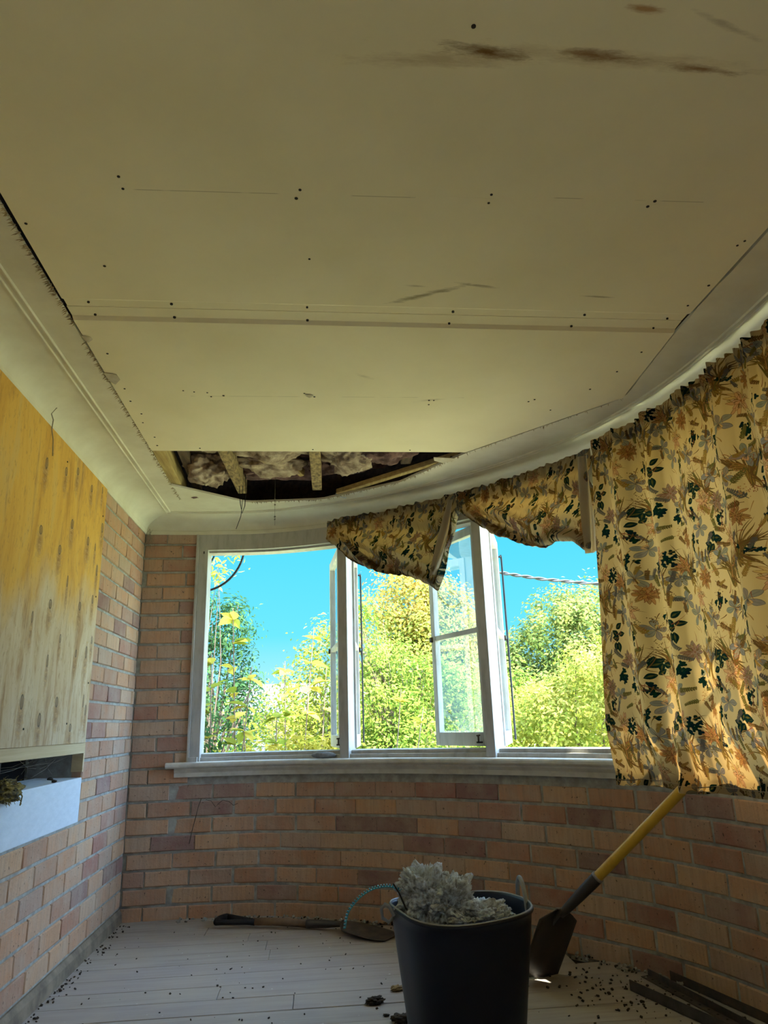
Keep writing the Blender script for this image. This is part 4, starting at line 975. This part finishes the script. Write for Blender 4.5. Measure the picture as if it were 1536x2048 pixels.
# ------------------------------------------------------------------ garden
GZ = -.75
MB().box((0, 40, GZ-.05), (160, 160, .1)).build('ground', 'lawn').__setitem__('kind', 'structure')
def leaf_mesh(P, N, size, tone, asp=.5):
    """one pointed folded leaf per point; P, N arrays (n,3); tone per leaf"""
    n = len(P); N = N/np.linalg.norm(N, axis=1, keepdims=True)
    A = np.cross(N, RNG.normal(size=(n, 3))); A /= np.linalg.norm(A, axis=1, keepdims=True); B_ = np.cross(N, A)
    s_ = (size*RNG.uniform(.6, 1.3, n))[:, None]
    v = np.stack([P-A*s_*.5, P+B_*s_*asp*.5+N*s_*.06, P+A*s_*.5-N*s_*.08, P-B_*s_*asp*.5+N*s_*.06], 1).reshape(-1, 3)
    idx = np.arange(n*4).reshape(n, 4).astype(np.int32)
    me = bpy.data.meshes.new('foliage'); me.vertices.add(n*4); me.vertices.foreach_set('co', v.astype(np.float32).ravel())
    me.loops.add(n*4); me.polygons.add(n); me.loops.foreach_set('vertex_index', idx.ravel()); me.polygons.foreach_set('loop_start', np.arange(0, n*4, 4, dtype=np.int32))
    me.update(calc_edges=True)
    a = me.attributes.new('tone', 'FLOAT', 'FACE'); a.data.foreach_set('value', np.clip(tone, 0, 1).astype(np.float32)); return me
def crown_points(blobs, n, clumps, spread):
    """points clumped on the outside of a union of ellipsoids (cx,cy,cz,rx,ry,rz)"""
    W_ = np.array([b[3]*b[4]+b[3]*b[5] for b in blobs], float); W_ /= W_.sum(); C_, D_, K_ = [], [], []
    for b, w_ in zip(blobs, W_):
        k = max(3, int(clumps*w_)); d = RNG.normal(size=(k, 3)); d /= np.linalg.norm(d, axis=1, keepdims=True)
        rr = RNG.uniform(.55, 1.0, k)**.6; C_.append(np.array(b[:3])+d*rr[:, None]*np.array(b[3:6])); D_.append(d)
    C_ = np.vstack(C_); D_ = np.vstack(D_); ct = RNG.uniform(-.22, .22, len(C_))
    i = RNG.integers(0, len(C_), n); o = RNG.normal(size=(n, 3))*spread*RNG.uniform(.6, 1.3, len(C_))[i][:, None]
    P = C_[i]+o; Nn = D_[i]*.6+o/spread*.5+RNG.normal(size=(n, 3))*.5+np.array((0, 0, .5))
    return P, Nn, ct[i]
def branches(base, targets, r0, mat, parent, name='branch', n=6):
    mb = MB(); base = Vector(base)
    for t in targets:
        t = Vector(t); mid = base.lerp(t, .5)+Vector((random.uniform(-.1, .1), random.uniform(-.1, .1), .12*(t-base).length)); mb.tube([base, base.lerp(mid, .5), mid, t], [r0, r0*.8, r0*.55, r0*.15], n)
    o = mb.build(name, mat, parent); o.location = -Vector(parent.location); return o
def tree(name, label, cat, blobs, n, size, leafmat, clumps=90, spread=.16, trunk=None, group=None, tone_z=.0, asp=.5, twigs=20, tone_c=.5, twigmat='bark', r0=.03):
    bs = np.array(blobs); c = (float(bs[:, 0].mean()), float(bs[:, 1].mean()), GZ) if trunk is None else (trunk[0], trunk[1], GZ)
    root = empty(name, c); tag(root, label, cat, group)
    P, N_, ct = crown_points(blobs, n, clumps, spread)
    zr = (P[:, 2]-P[:, 2].min())/(np.ptp(P[:, 2])+1e-6)
    me = leaf_mesh(P-np.array(c), N_, size, tone_c+ct+tone_z*(zr-.5)+RNG.normal(size=len(P))*.14, asp); me.materials.append(MATS[leafmat])
    tag(link('foliage', me, root), kind='stuff')
    tg = []
    for i in range(twigs):
        b = random.choice(blobs); tg.append((b[0]+random.uniform(-.8, .8)*b[3], b[1]+random.uniform(-.7, .7)*b[4], b[2]+random.uniform(-.3, .85)*b[5]))
    top = max(b[2] for b in blobs)
    h = c[2]+(top-c[2])*.45
    tr = MB().tube([(c[0], c[1], c[2]), (c[0]+.05, c[1], (c[2]+h)/2), (c[0], c[1]+.03, h)], [r0*2.0, r0*1.5, r0*1.1], 8); o = tr.build('trunk', twigmat, root); o.location = -Vector(c)
    branches((c[0], c[1], c[2]+(h-c[2])*.6), tg, r0*.8, twigmat, root)
    return root
def at(dx, dy, D, z): # point D metres out along a plan direction
    L = math.hypot(dx, dy); return (dx/L*D, dy/L*D, z)
def el(x, D, t): return .98+D*t
# dark feathery tree on the left
def B3(d, D, z, rx, rz, ry=None): p = at(d, 1, D, z); return (p[0], p[1], p[2], rx, ry or rx, rz)
tree('feathery_tree', 'dark bluish feathery tree at the left edge of the window view', 'tree', [B3(-.175, 9, 1.5, .55, .75), B3(-.13, 9, 2.2, .28, .35), B3(-.19, 9.2, 2.3, .4, .5), B3(-.10, 9, 1.3, .25, .6)], 12000, .07, 'leaf_dark', 90, .13, asp=.35, tone_c=.35)
tree('upper_branch', 'sparse leafy branch hanging in at the top left of the first pane', 'branch', [B3(-.148, 6.5, 2.42, .07, .12), B3(-.135, 6.5, 2.3, .05, .1), B3(-.12, 6.5, 2.5, .06, .05), B3(-.2, 6.6, 2.5, .3, .4)], 380, .06, 'leaf_lime', 24, .05, asp=.35, twigs=5, r0=.012)
tree('yellow_bush', 'yellow flowering bush low under the first window opening', 'bush', [B3(-.14, 5.6, .35, .25, .45), B3(-.07, 5.6, .42, .32, .45), B3(.0, 5.6, .50, .3, .42), B3(.05, 5.8, .35, .25, .42)], 9000, .042, 'leaf_yellow', 120, .06, tone_z=.5, twigs=40, twigmat='twig', r0=.010)
tree('loose_shrub', 'tall loose green shrub with thin pale twigs left of the first post', 'shrub', [B3(-.02, 7.2, 1.25, .25, .5), B3(.015, 7.3, 1.45, .28, .55), B3(.04, 7.2, 1.7, .16, .4), B3(-.05, 7.2, .8, .4, .5), B3(.03, 7.0, .8, .4, .5)], 9500, .042, 'leaf_lime', 150, .085, twigs=60, twigmat='twig', r0=.010)
tree('twiggy_shrub', 'dense green shrub with pinkish bare twigs between the two posts', 'shrub', [B3(.08, 6.8, 1.0, .4, .75), B3(.14, 6.9, 1.1, .4, .65), B3(.2, 7.2, 1.05, .4, .5), B3(.10, 6.6, .4, .6, .55), B3(.19, 7, .35, .7, .6), B3(.06, 6.9, 1.9, .16, .30), B3(.07, 6.9, 1.6, .2, .4)], 30000, .042, 'leaf_green', 300, .085, twigs=90, twigmat='twig', r0=.010, tone_z=.3, tone_c=.6)
tree('autumn_tree', 'tall narrow tree turning yellow and orange at its top', 'tree', [B3(.125, 12.5, 3.1, .6, .75), B3(.10, 12.5, 2.5, .45, .5), B3(.155, 12.6, 2.8, .6, .8), B3(.15, 12.5, 1.9, .9, .9), B3(.185, 12.6, 2.3, .6, 1.0), B3(.21, 12.8, 2.55, .35, .55), B3(.20, 12.5, 1.4, .8, .8), B3(.09, 12.5, 1.3, .6, .7)], 32000, .072, 'leaf_autumn', 340, .14, tone_z=.75, twigs=30, twigmat='twig', r0=.035, tone_c=.5)
tree('round_tree', 'large rounded green tree behind the lime bushes on the right', 'tree', [B3(.36, 19, 2.7, 1.35, 1.5), B3(.31, 19, 2.0, 1.1, 1.3), B3(.42, 19, 2.9, 1.3, 1.4), B3(.46, 19.5, 2.4, 1.5, 1.6), B3(.28, 19, 1.5, .9, 1.1), B3(.38, 18.6, 1.3, 1.5, 1.2), B3(.27, 19, 2.4, .35, .45)], 44000, .115, 'leaf_bluegreen', 620, .19, tone_z=.5, r0=.12, tone_c=.62, twigs=14)
tree('lime_bush', 'broad lime green bush filling the lower right window opening', 'bush', [B3(.27, 8.6, .25, .8, .8), B3(.33, 8.6, .55, .8, .85), B3(.39, 8.4, .85, .8, .85), B3(.45, 8.4, 1.0, 1.0, .95), B3(.53, 8.2, 1.1, 1.1, 1.0), B3(.30, 9.2, .9, .5, .55)], 46000, .052, 'leaf_lime', 520, .09, tone_z=.5, r0=.03, tone_c=.62)
tree('back_hedge', 'mid green bush behind the white roofed house', 'bush', [B3(.04, 22, .9, 2.2, 1.3), B3(.14, 20, .6, 2.0, 1.2), B3(-.17, 21, .8, 1.6, 1.4), B3(.24, 17, .8, 1.6, 1.3)], 9000, .16, 'leaf_green', 140, .28, r0=.08)
tree('side_bush', 'dark bush at the lower left corner of the window view', 'bush', [B3(-.16, 5.4, .2, .3, .5), B3(-.21, 5.8, .6, .4, .7)], 4500, .06, 'leaf_dark', 60, .09, twigs=12, r0=.012, tone_c=.5)
tree('low_bush', 'green undergrowth below the centre window opening', 'bush', [B3(.08, 5.8, .1, .5, .45), B3(.16, 5.9, .1, .5, .45), B3(.24, 6.2, .1, .55, .45), B3(.33, 6.6, .05, .7, .5)], 9000, .055, 'leaf_green', 130, .09, twigs=20, twigmat='twig', r0=.01, tone_c=.65)
# elder with large pointed leaves, each leaf its own part
def big_leaf_mesh(L=.13, wd=.036):
    n = 6; vs = []; fs = []
    for i in range(n+1):
        t = i/n; w_ = wd*math.sin(math.pi*min(1, t**.8+.02)); z = -.25*L*t*t; vs += [(L*t, -w_, z+.25*w_), (L*t, 0, z), (L*t, w_, z+.25*w_)]
    for i in range(n):
        a = i*3; fs += [(a, a+3, a+4, a+1), (a+1, a+4, a+5, a+2)]
    me = bpy.data.meshes.new('leaf'); me.from_pydata(vs, [], fs); at_ = me.attributes.new('tone', 'FLOAT', 'FACE'); return me
LM = []
for k, t_ in enumerate((.35, .6, .85, 1.0)):
    me = big_leaf_mesh(); me.attributes['tone'].data.foreach_set('value', [t_]*len(me.polygons)); me.materials.append(MATS['leaf_lime' if k < 2 else 'leaf_yellow']); LM.append(me)
def elder(stems, label, sc=1.0):
    root = empty('elder_shrub', (stems[0][0][0], stems[0][0][1], GZ)); tag(root, label, 'shrub', 'elder shrubs outside'); mb = MB(); cnt = 0
    for base, tip, k in stems:
        base, tip = Vector(base), Vector(tip); mid = base.lerp(tip, .55)+Vector((random.uniform(-.06, .06), 0, .03)); mb.tube([base, mid, tip], [.009, .007, .003], 6)
        for i in range(k):
            t = .35+.65*(i+.5)/k; p = base.lerp(mid, t/.55) if t < .55 else mid.lerp(tip, (t-.55)/.45)
            for sg in range(3 if i < k-1 else 5):
                a = random.random()*6.28; o = bpy.data.objects.new('leaf', random.choice(LM)); COL.objects.link(o); o.parent = root
                o.location = p-Vector(root.location); o.rotation_euler = (random.uniform(-.5, .5), random.uniform(-.7, .35), a); s_ = sc*random.uniform(.75, 1.3); o.scale = (s_, s_, s_); cnt += 1
    o = mb.build('stem', 'twig', root); o.location = -Vector(root.location); return cnt
def ST(d0, d1, D, z1, k): a = at(d0, 1, D, GZ); b = at(d1, 1, D, z1); return (a, b, k)
c1 = elder([ST(-.10, -.118, 5.6, 1.88, 9), ST(-.12, -.145, 5.7, 1.55, 8), ST(-.11, -.09, 5.5, 1.42, 7), ST(-.13, -.16, 5.5, 1.2, 7), ST(-.09, -.10, 5.3, 1.05, 6)], 'elder shrub with big pointed yellow-green leaves near the left window edge')
c2 = elder([ST(-.03, -.005, 6.0, 1.78, 8), ST(-.03, -.045, 6.0, 1.5, 8), ST(-.02, .012, 6.1, 1.45, 6), ST(-.05, -.055, 5.9, 1.15, 6)], 'slender elder shrub with pointed leaves in the middle of the first opening')
c3 = elder([ST(.10, .115, 6.0, 1.25, 6), ST(.11, .145, 6.1, 1.1, 5)], 'pale pointed-leaf elder stems in front of the twiggy shrub', .8)
# house beyond the shrubs
hx, hy = at(-.035, 1, 24, 0)[:2]; hs = empty('house', (hx, hy, GZ)); tag(hs, 'pale weatherboard house with a white roof behind the shrubs', 'house')
def hp_(mb, name, mat, par=hs):
    o = mb.build(name, mat, par); recalc(o); o.location = -Vector(hs.location) if par is hs else (0, 0, 0); return o
hp_(MB().box((hx+.3, hy+2, .35), (5.2, 4, 2.2)), 'wall', 'house_wall')
for k in range(9): hp_(MB().box((hx+.3, hy-.02, -.6+k*.22), (5.25, .03, .19)), 'weatherboard', 'house_wall')
rf_ = MB(); rf_.add([(hx-2.6, hy-.4, 1.4), (hx+3.2, hy-.4, 1.4), (hx+2.2, hy+2, 2.45), (hx-1.6, hy+2, 2.45), (hx-2.6, hy+4.4, 1.4), (hx+3.2, hy+4.4, 1.4)], [(0, 1, 2, 3), (3, 2, 5, 4), (0, 3, 4), (1, 5, 2), (0, 4, 5, 1)]); hp_(rf_, 'roof', 'house_roof')
for k in range(10):
    t = k/10; hp_(MB().box((hx+.3-0, hy-.4+2.4*t+.1, 1.4+1.05*t+.055), (5.7-1.9*t, .03, .035)), 'roof_batten', 'house_wall')
wn = hp_(MB().box((hx+1.2, hy-.04, .5), (.9, .05, .9)), 'window', 'house_window')
# overhead service cable and loose loops of cable by the left jamb
P = [Vector(at(.230, 1, 7.0, 2.42)), Vector(at(.262, 1, 7.0, 2.395)), Vector(at(.33, 1, 7.2, 2.33)), Vector(at(.4215, 1, 7.6, 2.30)), Vector(at(.6, 1, 8.5, 2.35))]
mb = MB(); Q = catmull([(p.x, p.y) for p in P], 14); Zs = np.interp(np.linspace(0, 4, len(Q)), range(5), [p.z for p in P])
for k in (0, 1): mb.tube([Vector((q[0], q[1], z))+Vector((0, .010*math.sin(i*.9+k*3.14), .010*math.cos(i*.9+k*3.14))) for i, (q, z) in enumerate(zip(Q, Zs))], .010, 6)
tag(mb.build('overhead_cable', 'cable_grey', smooth=True), 'twisted grey overhead cable crossing the sky right of the second post', 'cable')
def arc(c, r, a0, a1, D, name, label, th=.008):
    P = [Vector((c[0]+r*math.cos(a), D, c[1]+r*1.12*math.sin(a))) for a in np.linspace(a0, a1, 26)]
    tag(MB().tube(P, th, 6).build(name, 'black_rubber', smooth=True), label, 'cable')
arc((-.82, 2.245), .30, -2.4, .35, 5.0, 'loose_cable', 'long black cable loop hanging in the top left of the first opening')
arc((-.93, 2.26), .21, -1.6, .3, 5.02, 'loose_cable', 'outer of the two short black cable arcs beside the left jamb', .006)
arc((-.95, 2.24), .20, -1.5, .3, 4.98, 'loose_cable', 'inner of the two short black cable arcs beside the left jamb', .006)

# dead creeper strands clinging to the brickwork
ck = MB().tube([(-.655, 4.340, .605), (-.668, 4.346, .57), (-.685, 4.350, .50), (-.70, 4.352, .44), (-.712, 4.352, .375)], .0022, 5)
tag(ck.build('dead_creeper', 'debris_dark'), 'thin dark dead creeper strand on the bricks under the left end of the sill', 'twig')
ck = MB().tube([(-.63, 4.345, .600), (-.60, 4.345, .592), (-.575, 4.343, .560), (-.56, 4.343, .575), (-.535, 4.343, .595), (-.50, 4.343, .585), (-.475, 4.34, .565), (-.45, 4.34, .575)], .0014, 5)
tag(ck.build('dead_creeper', 'debris_dark'), 'curly fine dead creeper tendril beside the longer strand on the bricks', 'twig')
